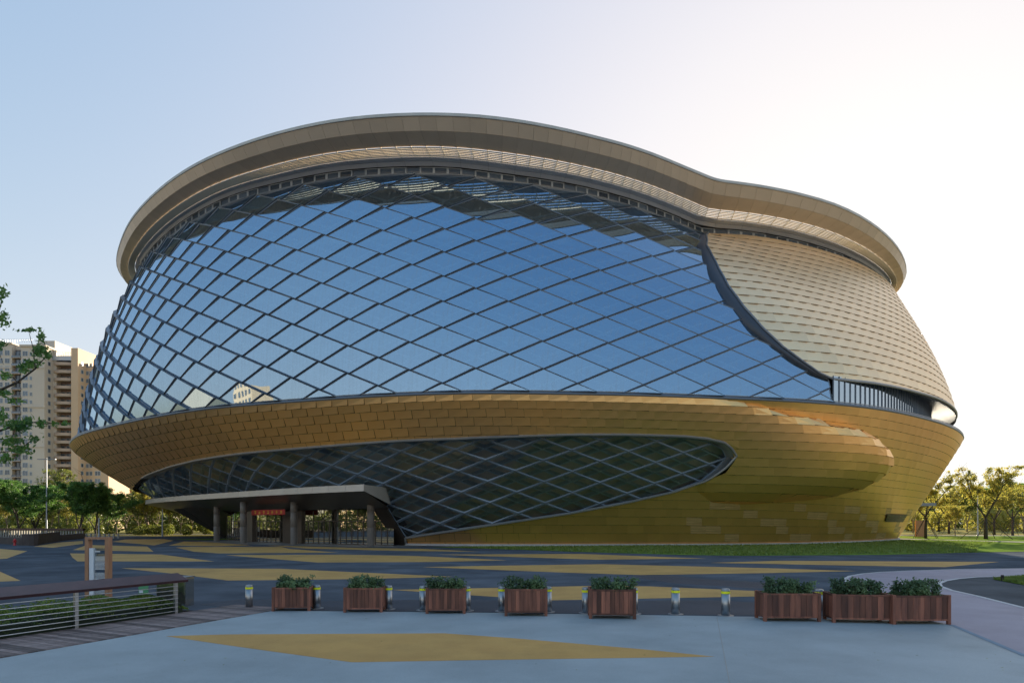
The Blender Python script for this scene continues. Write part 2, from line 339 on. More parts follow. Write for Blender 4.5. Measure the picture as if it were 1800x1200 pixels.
class Chart:
    def __init__(s, fn, t0, L):
        s.fn = fn; s.L = L; s.sg = np.linspace(0, 1, 41); s.tg = np.arange(-125, 125.01, 1.)
        P = fn(s.tg[None, :]+0*s.sg[:, None], s.sg[:, None]+0*s.tg[None, :])
        d = np.hypot(*(np.diff(P[..., :2], axis=1).transpose(2, 0, 1))); A = np.concatenate([np.zeros((len(s.sg), 1)), np.cumsum(d, 1)], 1)
        s.A = A-np.array([np.interp(t0, s.tg, a) for a in A])[:, None]
    def UV(s, t, q):
        f = np.clip(q, 0, 1)*40; i = int(min(39, math.floor(f))); w = f-i
        return (np.interp(t, s.tg, s.A[i])*(1-w)+np.interp(t, s.tg, s.A[i+1])*w, q*s.L)
    def TS(s, U, V):
        U = np.atleast_1d(np.asarray(U, float)); q = np.atleast_1d(np.asarray(V, float))/s.L; f = np.clip(q, 0, 1)*40; i = np.minimum(39, np.floor(f)).astype(int); w = f-i
        t = np.array([np.interp(u, s.A[k]*(1-ww)+s.A[k+1]*ww, s.tg) for u, k, ww in zip(U, i, w)])
        return t, q
    def P(s, U, V, off=0.):
        t, q = s.TS(U, V); return s.fn(t, q, off)
def clip(sub, cv):
    """region polygon clipped to a convex counter-clockwise cell"""
    out = list(sub)
    for i in range(len(cv)):
        a = cv[i]; b = cv[(i+1) % len(cv)]; ex = b[0]-a[0]; ey = b[1]-a[1]; inp = out; out = []
        if not inp: break
        pv = inp[-1]; pd = ex*(pv[1]-a[1])-ey*(pv[0]-a[0])
        for c in inp:
            cd = ex*(c[1]-a[1])-ey*(c[0]-a[0])
            if (cd >= 0) != (pd >= 0):
                k = pd/(pd-cd); out.append((pv[0]+(c[0]-pv[0])*k, pv[1]+(c[1]-pv[1])*k))
            if cd >= 0: out.append(c)
            pv, pd = c, cd
    o2 = []
    for p in out:
        if not o2 or abs(p[0]-o2[-1][0])+abs(p[1]-o2[-1][1]) > .02: o2.append(p)
    while len(o2) > 1 and abs(o2[0][0]-o2[-1][0])+abs(o2[0][1]-o2[-1][1]) < .02: o2.pop()
    return o2
def area(p): return .5*sum(p[i-1][0]*p[i][1]-p[i][0]*p[i-1][1] for i in range(len(p)))
def inside(poly, x, y):
    c = False
    for i in range(len(poly)):
        x1, y1 = poly[i-1]; x2, y2 = poly[i]
        if (y1 > y) != (y2 > y) and x < (x2-x1)*(y-y1)/(y2-y1)+x1: c = not c
    return c
def ccw(p): return p if area(p) > 0 else p[::-1]
def shown(V):
    """how large a face shows from the spot the photograph was taken from"""
    V = np.asarray(V); c = V.mean(0); n = np.zeros(3)
    for i in range(len(V)): n += np.cross(V[i-1]-c, V[i]-c)
    v = c-np.array([0, 0, 2.5]); d = np.linalg.norm(v); return float(max(0, -np.dot(n, v)/d)/d/d)
def emit(items, name, rest, mats, parent, cap=300):
    """items: (size shown, verts, faces, material indices); the largest become parts of their own, the others one joined part"""
    items.sort(key=lambda a: -a[0])
    items = [a for a in items if len(a[1]) >= 6]
    for sz, v, f, m in items[:cap]:
        c = np.mean(v, 0); o = mesh_obj(name, np.asarray(v)-c, f, mats, parent, m); o.location = c
    b = MB()
    for sz, v, f, m in items[cap:]:
        n = len(b.v); b.v += [tuple(map(float, a)) for a in v]; b.f += [tuple(i+n for i in a) for a in f]; b.m += list(m)
    if b.v: o = b.build(rest, mats, parent); o['kind'] = 'stuff'
def tiles(ch, region, wd, ht, offf, lift, thick, down, stag=.37, gap=.012, shear=0., u0=None, u1=None, v0=0., pick=None):
    """shingle-like panels: staggered cells of the wall clipped to a region; the lower edge of each stands proud"""
    reg = ccw([tuple(map(float, ch.UV(t, q))) for t, q in region]); xs = [p[0] for p in reg]; ys = [p[1] for p in reg]
    res = []
    for j in range(int((min(ys)-v0)//ht)-1, int((max(ys)-v0)//ht)+2):
        y0 = v0+j*ht; y1 = y0+ht
        if y1 < min(ys) or y0 > max(ys): continue
        band = clip(reg, [(min(xs)-1, y0), (max(xs)+1, y0), (max(xs)+1, y1), (min(xs)-1, y1)])
        if len(band) < 3: continue
        sh = (j*stag) % 1*wd+j*shear
        bx0 = min(p[0] for p in band); bx1 = max(p[0] for p in band)
        for i in range(int((bx0-sh)//wd)-1, int((bx1-sh)//wd)+2):
            x0 = sh+i*wd; x1 = x0+wd
            if x1 < bx0 or x0 > bx1: continue
            p = clip(band, [(x0+gap, y0+gap), (x1-gap, y0+gap), (x1-gap, y1-gap), (x0+gap, y1-gap)])
            if len(p) < 3 or area(p) < .05: continue
            res.append((p, x0, y0, i, j))
    U = [q[0] for r in res for q in r[0]]; V = [q[1] for r in res for q in r[0]]
    T, Q = ch.TS(U, V); O = offf(np.array(U), np.array(V), T, Q)
    a = np.concatenate([[(q[0]-r[1])/wd for q in r[0]] for r in res]); b = np.concatenate([[(q[1]-r[2])/ht for q in r[0]] for r in res])
    if down: b = 1-b                      # b: 0 at the lower edge, 1 at the upper
    top = O+lift*(1-b)*(.05+.95*np.clip(a, 0, 1)**1.4)+thick+.02
    F = ch.fn(T, Q, top); B = ch.fn(T, Q, top-thick)
    items = []; k = 0
    for r in res:
        n = len(r[0]); f = F[k:k+n]; g = B[k:k+n]; k += n
        s1 = shown(f); s2 = shown(f[::-1])
        nn = np.zeros(3); c = f.mean(0)
        for q in range(n): nn += np.cross(f[q-1]-c, f[q]-c)
        rad = c-np.array([CX, CY, c[2]])
        if np.dot(nn, rad) < 0: f = f[::-1]; g = g[::-1]; nn = -nn
        nn = nn/(np.linalg.norm(nn)+1e-9); h_ = ((f-c)@nn)[:, None]*nn; f = f-h_*.6; g = g-h_*.6   # sheet metal stays flat
        v = np.concatenate([f, g]); fc = [tuple(range(n)), tuple(range(2*n-1, n-1, -1))]+[(q, q+n, (q+1) % n+n, (q+1) % n) for q in range(n)]
        mi = 0 if pick is None else pick(r[3], r[4], c)
        items.append((shown(f), v, fc, [mi]*len(fc)))
    return items
def grid(name, P, mats, parent=None, smooth=True, flip=False):
    ny, nx = P.shape[:2]; f = []
    for j in range(ny-1):
        for i in range(nx-1):
            q = (j*nx+i, j*nx+i+1, (j+1)*nx+i+1, (j+1)*nx+i); f.append(q[::-1] if flip else q)
    return mesh_obj(name, P.reshape(-1, 3), f, mats, parent, None, smooth)
def ribbon(name, curves, mats, parent=None, smooth=False):
    return grid(name, np.stack([np.asarray(c) for c in curves]), mats, parent, smooth)
def closed(name, curves, mats, parent=None, smooth=False):
    return grid(name, np.stack([np.asarray(c) for c in curves]+[np.asarray(curves[0])]), mats, parent, smooth)

# ================================================================ THE GROUND
def sheet(name, pts, z, m, h=None):
    """flat sheet with plan outline pts at height z; built as a thin slab"""
    pts = [tuple(p) for p in ccw(list(pts))]; n = len(pts)
    v = [(x, y, z) for x, y in pts]+[(x, y, z-.003) for x, y in pts]
    f = [tuple(range(n))]+[(i, i+n, (i+1) % n+n, (i+1) % n) for i in range(n)]
    o = mesh_obj(name, v, f, m); o['kind'] = 'structure'; return o
def G(x, y, z=0.):
    """photograph measurement -> plan metres on the plaza"""
    d = 1100*(2.5-z)/(y-918); return ((x-900)/1100*d, d)
g0 = sheet('ground', [(-1500, -600), (1500, -600), (1500, 2500), (-1500, 2500)], -.05, M['earth'])
sheet('plaza', [(-75, -70), (60, -70), (46, 38), (75, 30), (100, 45), (56, 80), (56, 150), (-75, 150), (-80, 100), (-110, 95), (-110, 40)], 0., M['asphalt'])
sheet('pavement', [(47, -60), (260, -60), (260, 60), (120, 60), (62, 66), (49, 57), (41, 48)], .006, M['pavelight'])
# foreground path of pale blue rubber
pth = [G(478, 1073), G(850, 1076.5), G(1350, 1084), G(1640, 1092), G(1672, 1098), G(1800, 1152), (9.6, 8.), (9.6, -30), (-16, -30), (-9.9, 10.6), G(25, 1150), G(400, 1087)]
sheet('footpath', pth, .008, M['path'])
def band_of(pts, w_, z, m, name):
    P = [np.array(p) for p in pts]; L = []; Rr = []
    for i, p in enumerate(P):
        d = P[min(i+1, len(P)-1)]-P[max(i-1, 0)]; d = d/np.linalg.norm(d); n = np.array([-d[1], d[0]]); L.append(tuple(p+n*w_/2)); Rr.append(tuple(p-n*w_/2))
    v = [(x, y, z) for x, y in L]+[(x, y, z) for x, y in Rr]; n = len(L)
    o = mesh_obj(name, v, [(i+n, i+n+1, i+1, i) for i in range(n-1)], m); o['kind'] = 'structure'; return o
pa1 = [G(1640, 1092), G(1580, 1070), G(1525, 1045), G(1500, 1030), G(1489, 1022), G(1487, 1016), G(1494, 1012), G(1517, 1008), G(1550, 1005), G(1605, 1002.5), G(1689, 1000), G(1800, 998.5), G(1990, 998)]
pb1 = [G(2000, 1011), G(1800, 1012), G(1717, 1014), G(1683, 1017), G(1662, 1020.5), G(1651, 1025), G(1653, 1030), G(1672, 1037), G(1717, 1047), G(1800, 1068), G(1990, 1118), (26, 9), (26, -30), (9.6, -30), (9.6, 8.), G(1800, 1152)]
sheet('cycle_path', pa1+pb1+[G(1672, 1098)], .004, M['purple'])
band_of(pa1[1:], .16, .012, M['whiteline'], 'white_edge_line'); band_of(pb1[:10], .16, .012, M['whiteline'], 'white_edge_line')
band_of([G(1672, 1098), G(1800, 1152), (9.6, 8.)], .12, .014, M['blueline'], 'blue_edge_line')
band_of([G(1260, 1083.5), G(1282, 1199), (3.0, 6)], .014, .011, M['concrete'], 'path_joint')
sheet('road', [G(2000, 1011.8), G(1800, 1012.8), G(1717, 1014.8), G(1683, 1017.8), G(1662, 1021.3), G(1652.5, 1025.5), G(1654.5, 1029.5), G(1673, 1036), G(1718, 1046), G(1800, 1067), G(1990, 1117), (60, 30)], .0035, M['asphalt_worn'])
sheet('lawn', [G(1744, 1018), G(1800, 1013.5), G(1990, 1012.5), G(1990, 1062), G(1880, 1042), G(1800, 1028.5)], .03, M['grass'])
shapes = {
 'F': [(292,1118),(400,1115),(600,1114),(780,1113),(900,1121.5),(1128,1141),(1255,1154),(1128,1156),(850,1160),(619,1164),(500,1148),(400,1134)],
 'A': [(214,998),(400,998.5),(494,999),(600,1004),(797,1013),(633,1017),(478,1019),(400,1019.5),(308,1008)],
 'B': [(123,972),(284,974),(376,986),(136,986),(127,979)],
 'C': [(128,966),(154,957),(259,960),(270,969)],
 'D': [(59,960),(102,953),(146,950),(146,955),(93,962)],
 'E': [(-60,961),(0,964),(48,968),(12,981),(-60,986)],
 'Gg': [(-60,992),(0,1004),(36,1020),(-60,1024)],
 'H': [(197,951.5),(220,947.5),(289,946.8),(305,949.5),(271,958),(240,955)],
 'I': [(297,958),(324,951),(363,952),(441,957.5),(380,959.2)],
 'J': [(309,961.5),(336,960.5),(494,960.5),(508,964),(594,970.5),(386,972),(341,969)],
 'J2': [(470,957.8),(620,962),(740,964),(842,969),(700,967.5),(540,963.5)],
 'K': [(397,975),(605,974.2),(730,976.5),(890,984),(767,987),(558,988)],
 'L': [(770,974),(1023,973),(1240,981),(1050,983)],
 'M': [(743,996),(850,994),(1058,991),(1350,998),(1503,1003),(1350,1006.5),(1128,1010),(1000,1006)],
 'N': [(1250,988.5),(1372,985),(1756,987),(1661,996),(1480,993)],
 'P': [(689,1036),(850,1033),(1050,1029),(1142,1030),(1350,1039),(1420,1043),(1330,1047.5),(970,1054.5),(850,1047)],
}
for k, pts in shapes.items():
    z = .012 if k == 'F' else .004
    o = sheet('orange_marking', [G(*p) for p in pts], z, M['orange']); o['label'] = 'ochre rubber lozenge painted on the paving'
sheet('dark_asphalt_area', [G(560, 1056), G(760, 1053), G(1000, 1056), G(1250, 1054), G(1400, 1062), G(1420, 1082), G(850, 1075.5), G(470, 1072), G(350, 1062), G(420, 1052)], .0035, M['asphalt_dark'])  # two darker areas laid over the plaza asphalt
sheet('dark_asphalt_area', [G(1100, 1012), G(1180, 1011), G(1250, 1018), G(1370, 1024), G(1420, 1030), G(1330, 1034), G(1180, 1024)], .0035, M['asphalt_dark'])
# lawn hugging the arena, paths and fields to the right, entrance paving
lb = [tuple(lower(np.array([a]), np.array([1.]), .5)[0][:2]) for a in np.arange(0, 101, 4)]
sheet('lawn', [G(760, 961.5)]+lb+[(59, 118), (57.5, 100), (57.5, 92), (61.5, 82), (66, 75), (66, 72), (62, 66), (49, 57), G(1800, 969), G(1717, 970.5), G(1550, 975), G(1300, 976.3), G(1200, 975), G(1000, 969), G(860, 964)], .02, M['grass'])
sheet('entrance_paving', [(-42.5, 84), (-33.5, 74.5), (-25.5, 69.2), (-15.2, 64.2), (-11.2, 64.6), (-9, 68), (-40, 90)], .006, M['paving'])
sheet('lawn', [(60, 119), (60, 92), (66, 79), (76, 73), (92, 104), (125, 110), (95, 116)], .014, M['grass'])
band_of([(58, 108), (59.5, 95), (63.5, 83), (70, 75), (90, 63)], 4.2, .026, M['concrete'], 'footpath')
band_of([(50, 122), (90, 120), (140, 113), (200, 101), (300, 80)], 6.5, .024, M['concrete'], 'footpath')
sheet('field', [(60, 124), (190, 100), (600, 100), (600, 700), (40, 700), (50, 200)], .01, M['field'])
sheet('field', [(-75, 118), (-44, 106), (-30, 120), (-30, 400), (-400, 400), (-400, 118)], .012, M['field'])
sheet('road', [(-300, 128), (-20, 128), (-20, 135), (-300, 135)], .02, M['asphalt_worn'])
sheet('lawn', [(-51, 93), (-44, 89.5), (-41.5, 93), (-45, 99)], .01, M['grass'])
# grass blades on the nearest lawn edges
def blades(name, poly, n, h, m, wd=.02, seed=1):
    r = np.random.default_rng(seed); P = np.array(poly); lo = P.min(0); hi = P.max(0); pts = []
    while len(pts) < n:
        c = r.uniform(lo, hi, (n*2, 2))
        for x, y in c:
            if inside(poly, x, y): pts.append((x, y))
            if len(pts) >= n: break
    p = np.array(pts[:n]); a = r.uniform(0, 6.28, n); hh = h*r.uniform(.5, 1.2, n); dx = np.stack([np.cos(a), np.sin(a), 0*a], 1)*wd; b3 = np.concatenate([p, np.full((n, 1), .02)], 1)
    tip = b3+np.stack([r.normal(0, .3, n)*hh, r.normal(0, .3, n)*hh, hh], 1)
    return quads(name, np.stack([b3-dx, b3+dx, tip+dx*.2, tip-dx*.2], 1), m, kind='stuff')
blades('grass', [G(1746, 1018.5), G(1800, 1014), G(1880, 1014), G(1880, 1041), G(1800, 1028)], 9000, .12, M['leaf_grass'], .02)
lawnpoly = [G(780, 962), lb[6], lb[10], lb[14], lb[18], (58, 88), (61, 79), (50, 67), G(1717, 971), G(1300, 976), G(1000, 969)]
blades('grass', lawnpoly, 26000, .16, M['leaf_grass'], .05, 2)
# ================================================================ THE ARENA
arena = empty('arena_building', (0, 0, 0))
tag(arena, 'huge rounded arena with blue diamond glass wall, golden shingle cladding and flaring bronze roof rim', 'building')
UP = Chart(upper, 3.5, 27.); LO = Chart(lower, -7.0, 17.5)
SHELL = [(46.6,1.),(41.5,.9226),(36.6,.80),(35.1,.7162),(33.9,.6278),(33.1,.5276),(33.18,.4131),(33.97,.3109),(35.21,.2285),(36.85,.1688),(38.38,.1228),(39.84,.1027)]
EDGE = [(42.48,.1024),(47.3,.1051),(53.3,.111),(61.4,.120),(68.6,.124),(80,.13),(95,.14),(107,.14)]
TOPL = [(-70.9,.3702),(-65.8,.3515),(-57.3,.3305),(-47.2,.3206),(-37.,.3219),(-27.9,.322),(-18.6,.3165),(-10.3,.3111),(-3.05,.3097),(3.8,.2973),(10.5,.2805),(17.2,.2729),(23.9,.273),(26.65,.2831),(28.8,.3055),(29.93,.3411)]
BOTL = [(30.8,.3906),(30.33,.468),(29.2,.5538),(26.19,.6291),(20.38,.7054),(12.72,.7805),(4.4,.8392),(-4.57,.8963),(-13.73,.9484)]
JAMB = [(-15.1,.809),(-16.04,.6519)]
CANL = [(-18.28,.5829),(-27.,.5856),(-43.3,.5799),(-64.8,.565),(-80.,.56),(-105.,.56)]
CREASE = [(26.,0.),(28.6,.0125),(33.4,.064),(37.,.0971),(40.1,.1215),(43.7,.1497),(46.2,.1922),(48.7,.2487),(50.4,.2997),(51.6,.3781),(51.9,.4981),(50.5,.5862),(46.6,.6442),(41.7,.6758),(35.8,.7056),(31.8,.6955),(29.5,.6332),(28.6,.578)]
def shell_off(U, V, t, q):
    return .3+.65*np.clip((t-np.interp(q, [a[1] for a in SHELL[::-1]], [a[0] for a in SHELL[::-1]]))/8+.3, 0, 1)
# ---- upper glass wall: a lattice of diamond panes
facade = empty('glass_facade', parent=arena)
glass_reg = [(-107,.004),(-107,.998),(-60,.998),(-20,.998),(20,.998),(40,.998)]+[(t-.1, s) for t, s in SHELL]+[(39.75,.10),(39.75,.004)]
REGG = ccw([tuple(map(float, UP.UV(t, q))) for t, q in [(t, .998) for t in range(-107, 46, 3)]+[(t-.1, s) for t, s in SHELL]+[(39.75,.10),(39.75,.004)]+[(t, .004) for t in range(39, -108, -3)]])
DU, DV = 6.15, .1128*27; UC, VC = float(UP.UV(3.4, .0933)[0]), .0933*27
def diamonds(ch, reg, du, dv, uc, vc, lift, depth, fw, off0, sgn=1):
    res = []; xs = [p[0] for p in reg]; ys = [p[1] for p in reg]
    for j in range(-3, 24):
        for i in range(-24, 24):
            cy = vc+j*dv/2; cx = uc+i*du+(du/2 if j % 2 else 0)
            if cx+du/2 < min(xs) or cx-du/2 > max(xs) or cy+dv/2 < min(ys) or cy-dv/2 > max(ys): continue
            g = .03
            cell = [(cx, cy-dv/2+g), (cx+du/2-g*2, cy), (cx, cy+dv/2-g), (cx-du/2+g*2, cy)]
            p = clip(reg, cell)
            if len(p) < 3 or area(p) < .12: continue
            res.append((p, cx, cy))
    items = []
    for p, cx, cy in res:
        n = len(p); U = np.array([q[0] for q in p]); V = np.array([q[1] for q in p]); mu, mv = U.mean(), V.mean()
        # inner edge: every side moved in by fw
        inn = []
        for i in range(n):
            a = np.array(p[i-1]); b = np.array(p[i]); c = np.array(p[(i+1) % n])
            d1 = (b-a)/(np.linalg.norm(b-a)+1e-9); d2 = (c-b)/(np.linalg.norm(c-b)+1e-9); n1 = np.array([-d1[1], d1[0]]); n2 = np.array([-d2[1], d2[0]])
            den = 1+np.dot(n1, n2); off = (n1+n2)/max(den, .35)*fw; inn.append(tuple(b+off))
        if area(inn) < .1: inn = [(mu+(x-mu)*.5, mv+(y-mv)*.5) for x, y in p]
        IU = np.array([q[0] for q in inn]); IV = np.array([q[1] for q in inn])
        c1 = lambda u, v: off0+lift*((u-cx)/du+.6*sgn*(v-cy)/dv+.5)
        O = ch.P(U, V, c1(U, V)); I = ch.P(IU, IV, c1(IU, IV)); B = ch.P(U, V, c1(U, V)*0+off0-depth)
        c = I.mean(0); uu, ss, vt = np.linalg.svd(I-c); nn = vt[2]; rad = c-np.array([CX, CY, c[2]])
        if np.dot(nn, rad) < 0: nn = -nn
        I = I-np.outer((I-c)@nn, nn)-nn*.05
        orient = np.dot(sum(np.cross(O[q-1]-c, O[q]-c) for q in range(n)), nn)
        v = np.concatenate([O, I, B]); f = []; m = []
        for q in range(n):
            r = (q+1) % n; f.append((q, r, n+r, n+q)); m.append(0)
            f.append((q, 2*n+q, 2*n+r, r)); m.append(0)
        f.append(tuple(range(n, 2*n))); m.append(1)
        if orient < 0: f = [x[::-1] for x in f]
        sh = shown(O if orient > 0 else O[::-1])
        items.append((sh, v, f, m))
    return items
emit(diamonds(UP, REGG, DU, DV, UC, VC, .50, .10, .095, .0), 'glass_pane', 'small_glass_panes', [M['frame'], M['glass']], facade)
def lattice(ch, reg, du, dv, uc, vc, off, wd, dp, mats, name, parent, tmax, both=True):
    b = MB()
    for sg in (1, -1):
        for k in range(-40, 40):
            pts = []
            for v in np.arange(vc-3*dv, vc+12*dv, dv/2):
                u = uc+k*du+sg*(v-vc)/dv*du
                pts.append((u, v))
            for a, c in zip(pts, pts[1:]):
                if inside(reg, (a[0]+c[0])/2, (a[1]+c[1])/2):
                    t, q = ch.TS([a[0], c[0]], [a[1], c[1]])
                    if abs(t[0]) > tmax: continue
                    P = ch.fn(t, q, 0*t); e_ = ch.fn(t[:1]+.5, q[:1], 0*t[:1])[0]-P[0]; g_ = ch.fn(t[:1], q[:1]+.02, 0*t[:1])[0]-P[0]; nr = np.cross(e_, g_); nr /= np.linalg.norm(nr)
                    if np.dot(nr, P[0]-np.array([CX, CY, P[0][2]])) < 0: nr = -nr
                    b.bar(P[0]+nr*(off+(.02 if sg > 0 else 0)), P[1]+nr*(off+(.02 if sg > 0 else 0)), wd, dp, 0, up=nr)
    o = b.build(name, mats, parent); o['kind'] = 'stuff'; return o
lattice(UP, REGG, DU, DV, UC, VC, -.6, .22, .3, M['inner'], 'inner_truss', facade, 100)
TT = np.arange(-180, 181, 3.); 
SS = np.linspace(0, 1, 9)
T2, S2 = np.meshgrid(TT, SS); grid('inner_wall', upper(T2, S2, -3.4), M['interior'], facade)
# floor edges seen through the glass
b = MB()
for z in (19.5, 25.5, 31.5):
    q = (z-14.3)/24.3; tt = np.arange(-100, 44, 4.); P = upper(tt, tt*0+q, -1.6); Q = upper(tt, tt*0+q, -3.3)
    n = len(tt); v = np.concatenate([P, Q, P+[0, 0, .7], Q+[0, 0, .7]]); f = []
    for i in range(n-1): f += [(i, i+1, n+i+1, n+i), (i, 2*n+i, 2*n+i+1, i+1), (2*n+i, 3*n+i, 3*n+i+1, 2*n+i+1)]
    b.add(v, f)
b.build('floor_edge', M['inner'], facade)['kind'] = 'stuff'
# ---- gold shell, upper right
shell = ribbon('gold_shell', [upper(np.arange(33, 108, 1.5), np.arange(33, 108, 1.5)*0+q, .22) for q in np.linspace(.13, 1, 12)], M['dark'], arena)
# keep the backing behind the glass boundary by starting at the boundary itself
bpy.data.objects.remove(shell)
rows = []
bs = np.array([a[1] for a in SHELL[::-1]]); bt = np.array([a[0] for a in SHELL[::-1]])
for q in np.linspace(.104, 1, 24):
    ta = np.interp(q, bs, bt); tt = ta+(107-ta)*np.linspace(0, 1, 50)**1.3; rows.append(upper(tt, tt*0+q, shell_off(None, None, tt, q)-.03))
shell = ribbon('gold_shell', rows, M['dark'], arena)
sreg = SHELL[::-1]+[(t, 1.) for t in (50, 55, 60, 65, 70, 75, 80, 85, 90, 95, 100, 107)]+EDGE[::-1]
emit(tiles(UP, sreg, 1.78, 1.18, shell_off, .17, .03, False, stag=.5, shear=.25), 'cladding_panel', 'small_cladding_panels', [M['shell']], shell)
# return of the shell towards the glass, then the lip along its lower edge
sh = np.array(SHELL); kk = np.linspace(0, len(sh)-1, 60); st = np.interp(kk, range(len(sh)), sh[:, 0]); sq = np.interp(kk, range(len(sh)), sh[:, 1])
wv = np.interp(sq, [.10, .16, .35, .6, .8, .95, 1], [.35, .8, 1.15, 1.15, .8, .45, .2])
Us = np.array([UP.UV(a, c) for a, c in zip(st, sq)])
o1 = .3+.65*.3+.14
ribbon('shell_return', [upper(st, sq, o1), UP.P(Us[:, 0]-wv*.25, Us[:, 1], o1-.05), UP.P(Us[:, 0]-wv, Us[:, 1], .60), UP.P(Us[:, 0]-wv, Us[:, 1], -.3)], M['return'], arena, True)
b = MB(); Pq = upper(st, sq, o1+.05); b.tube(Pq, .1, 6); b.build('shell_edge_trim', M['graymetal'], arena)
te = np.concatenate([np.arange(39.9, 107, 1.5)]); qe = np.interp(te, [39.84]+[a[0] for a in EDGE], [.1027]+[a[1] for a in EDGE])
eo = shell_off(None, None, te, qe)+.16
kk = np.interp(te, [39.8, 48, 58, 68, 80, 107], [.0, .25, .9, 1.9, 3.0, 3.6])
ribbon('shell_lip', [upper(te, qe+.006, eo), upper(te, qe+.003, eo+.10), upper(te, qe-.004, eo+.06), upper(te, qe-.006, eo-.1)], M['framelight'], arena, True)
# ---- recessed window strip between the shell and the rim
strip = empty('window_strip', parent=arena)
def strip_at(tt, up, o):
    tt = np.asarray(tt, float); k = np.interp(tt, te, kk); P = upper(tt, tt*0, -k+o)
    if up: P[..., 2] = upper(tt, np.interp(tt, te, qe)+.012, 0.)[..., 2]
    return P
us = [float(UP.UV(39.9, .05)[0])]
while us[-1] < float(UP.UV(104, .05)[0]): us.append(us[-1]+.85)
for a, c in zip(us, us[1:]):
    t, _ = UP.TS([a, c], [.05*27, .05*27]); lo = strip_at(t, 0, 0.); hi = strip_at(t, 1, 0.); v = [lo[0], lo[1], hi[1], hi[0]]; cc = np.mean(v, 0)
    o = mesh_obj('glass_pane', np.asarray(v)-cc, [(0, 1, 2, 3)], M['glassstrip'], strip); o.location = cc
    bb = MB(); bb.bar(strip_at(t[:1], 0, .04)[0], strip_at(t[:1], 1, .04)[0], .055, .1, 0, up=lo[0]-np.array([CX, CY, lo[0][2]])); bb.build('mullion', M['frame'], strip)
ribbon('shell_soffit', [upper(te, qe-.006, eo-.1), strip_at(te, 1, -.03)], M['return'], arena, True)
ribbon('strip_sill', [upper(te, te*0, .0), upper(te, te*0+.001, -kk-.1)], M['framelight'], arena)
ribbon('strip_backing', [strip_at(te, 0, -2.5), strip_at(te, 1, -2.5)], M['interior'], arena)
# ---- belly rim
tr = np.arange(-180, 181, 1.5); rr = r7(tr)
closed('belly_rim', [xyz(tr, rr+o, z) for o, z in ((-1.7, 14.42), (-.05, 14.42), (.1, 14.36), (.16, 14.24), (.1, 14.12), (-.1, 14.06), (-1.6, 14.06))], M['frame'], arena, True)
closed('rim_trim', [xyz(tr, rr+o, z) for o, z in ((.02, 14.50), (.10, 14.50), (.10, 14.43), (.02, 14.43))], M['framelight'], arena, False)
# ---- lower gold skin, the swelling band and its bulb
band_reg = [(t, 0.) for t in range(-106, 26, 4)]+CREASE+[(30.6,.5),(30.9,.42)]+TOPL[::-1]+[(-80,.41),(-95,.46),(-106,.48)]
cr = np.array([LO.UV(t, q) for t, q in CREASE])
def polydist(U, V, L):
    d = np.full(len(U), 1e9)
    for a, c in zip(L, L[1:]):
        ab = c-a; k = np.clip(((U-a[0])*ab[0]+(V-a[1])*ab[1])/(ab@ab), 0, 1); d = np.minimum(d, np.hypot(U-a[0]-k*ab[0], V-a[1]-k*ab[1]))
    return d
def band_off(U, V, t, q):
    d = polydist(U, V, cr); A = np.interp(t, [-35, 10, 30, 44], [.8, .8, 1.0, 3.5]); x = np.clip(d/3.3, 0, 1); y = np.clip(V/6.5, 0, 1)
    return A*np.minimum(np.sqrt(1-(1-x)**2), np.sqrt(1-(1-y)**2))
def sub(poly, n=3):
    o = []
    for i in range(len(poly)):
        a = np.array(poly[i-1], float); c = np.array(poly[i], float)
        for k in range(n): o.append(tuple(a+(c-a)*k/n))
    return o
skin_reg = CREASE+BOTL[2:]+[(-13.9, 1.)]+[(t, 1.) for t in range(-10, 106, 5)]+[(106, 1.), (106, 0.)]+[(t, 0.) for t in range(104, 28, -5)]
_ta = lambda q: np.interp(q, [0, .26, .29, .45, .55, .63, .70, 1], [24, 24, 30.4, 30.8, 29.3, 26.4, 22, 22])
skin = ribbon('lower_gold_skin', [lower(_ta(q)+(150-_ta(q))*np.linspace(0, 1, 64), np.zeros(64)+q, -.08) for q in np.linspace(0, 1, 26)], M['dark'], arena)
ribbon('lower_skin_backing', [lower(np.arange(-14, 26, 2.), np.interp(np.arange(-14, 26, 2.), [-13.73, 4.4, 12.7, 20.4, 26.2], [.9484, .8392, .7805, .7054, .63])*(1-k)+k, -.08) for k in np.linspace(0, 1, 6)], M['dark'], arena)
def is_vent(i, j, c):
    return 1 if (j >= 11 and c[0] > 17 and (i*2-j*3) % 11 in (0, 1, 2) and j < 17 and c[2] < 4.6) else 0
skin_items = tiles(LO, skin_reg, 1.72, 1.0, lambda U, V, t, q: 0*U, .10, .03, True, stag=.42, shear=-.2, pick=is_vent)
emit(skin_items, 'cladding_panel', 'small_cladding_panels', [M['gold'], M['vent']], skin)
tb = np.arange(-106, 30.1, 2.)
qb = np.interp(tb, [-106, -95, -80]+[a[0] for a in TOPL], [.48, .46, .41]+[a[1] for a in TOPL])
band = ribbon('gold_band', [lower(tb, qb*k, -.02) for k in (.02, .3, .6, .98)], M['dark'], arena)
emit(tiles(LO, band_reg, 1.72, 1.0, band_off, .13, .03, True, stag=.42, shear=-.2), 'cladding_panel', 'small_cladding_panels', [M['gold']], band)
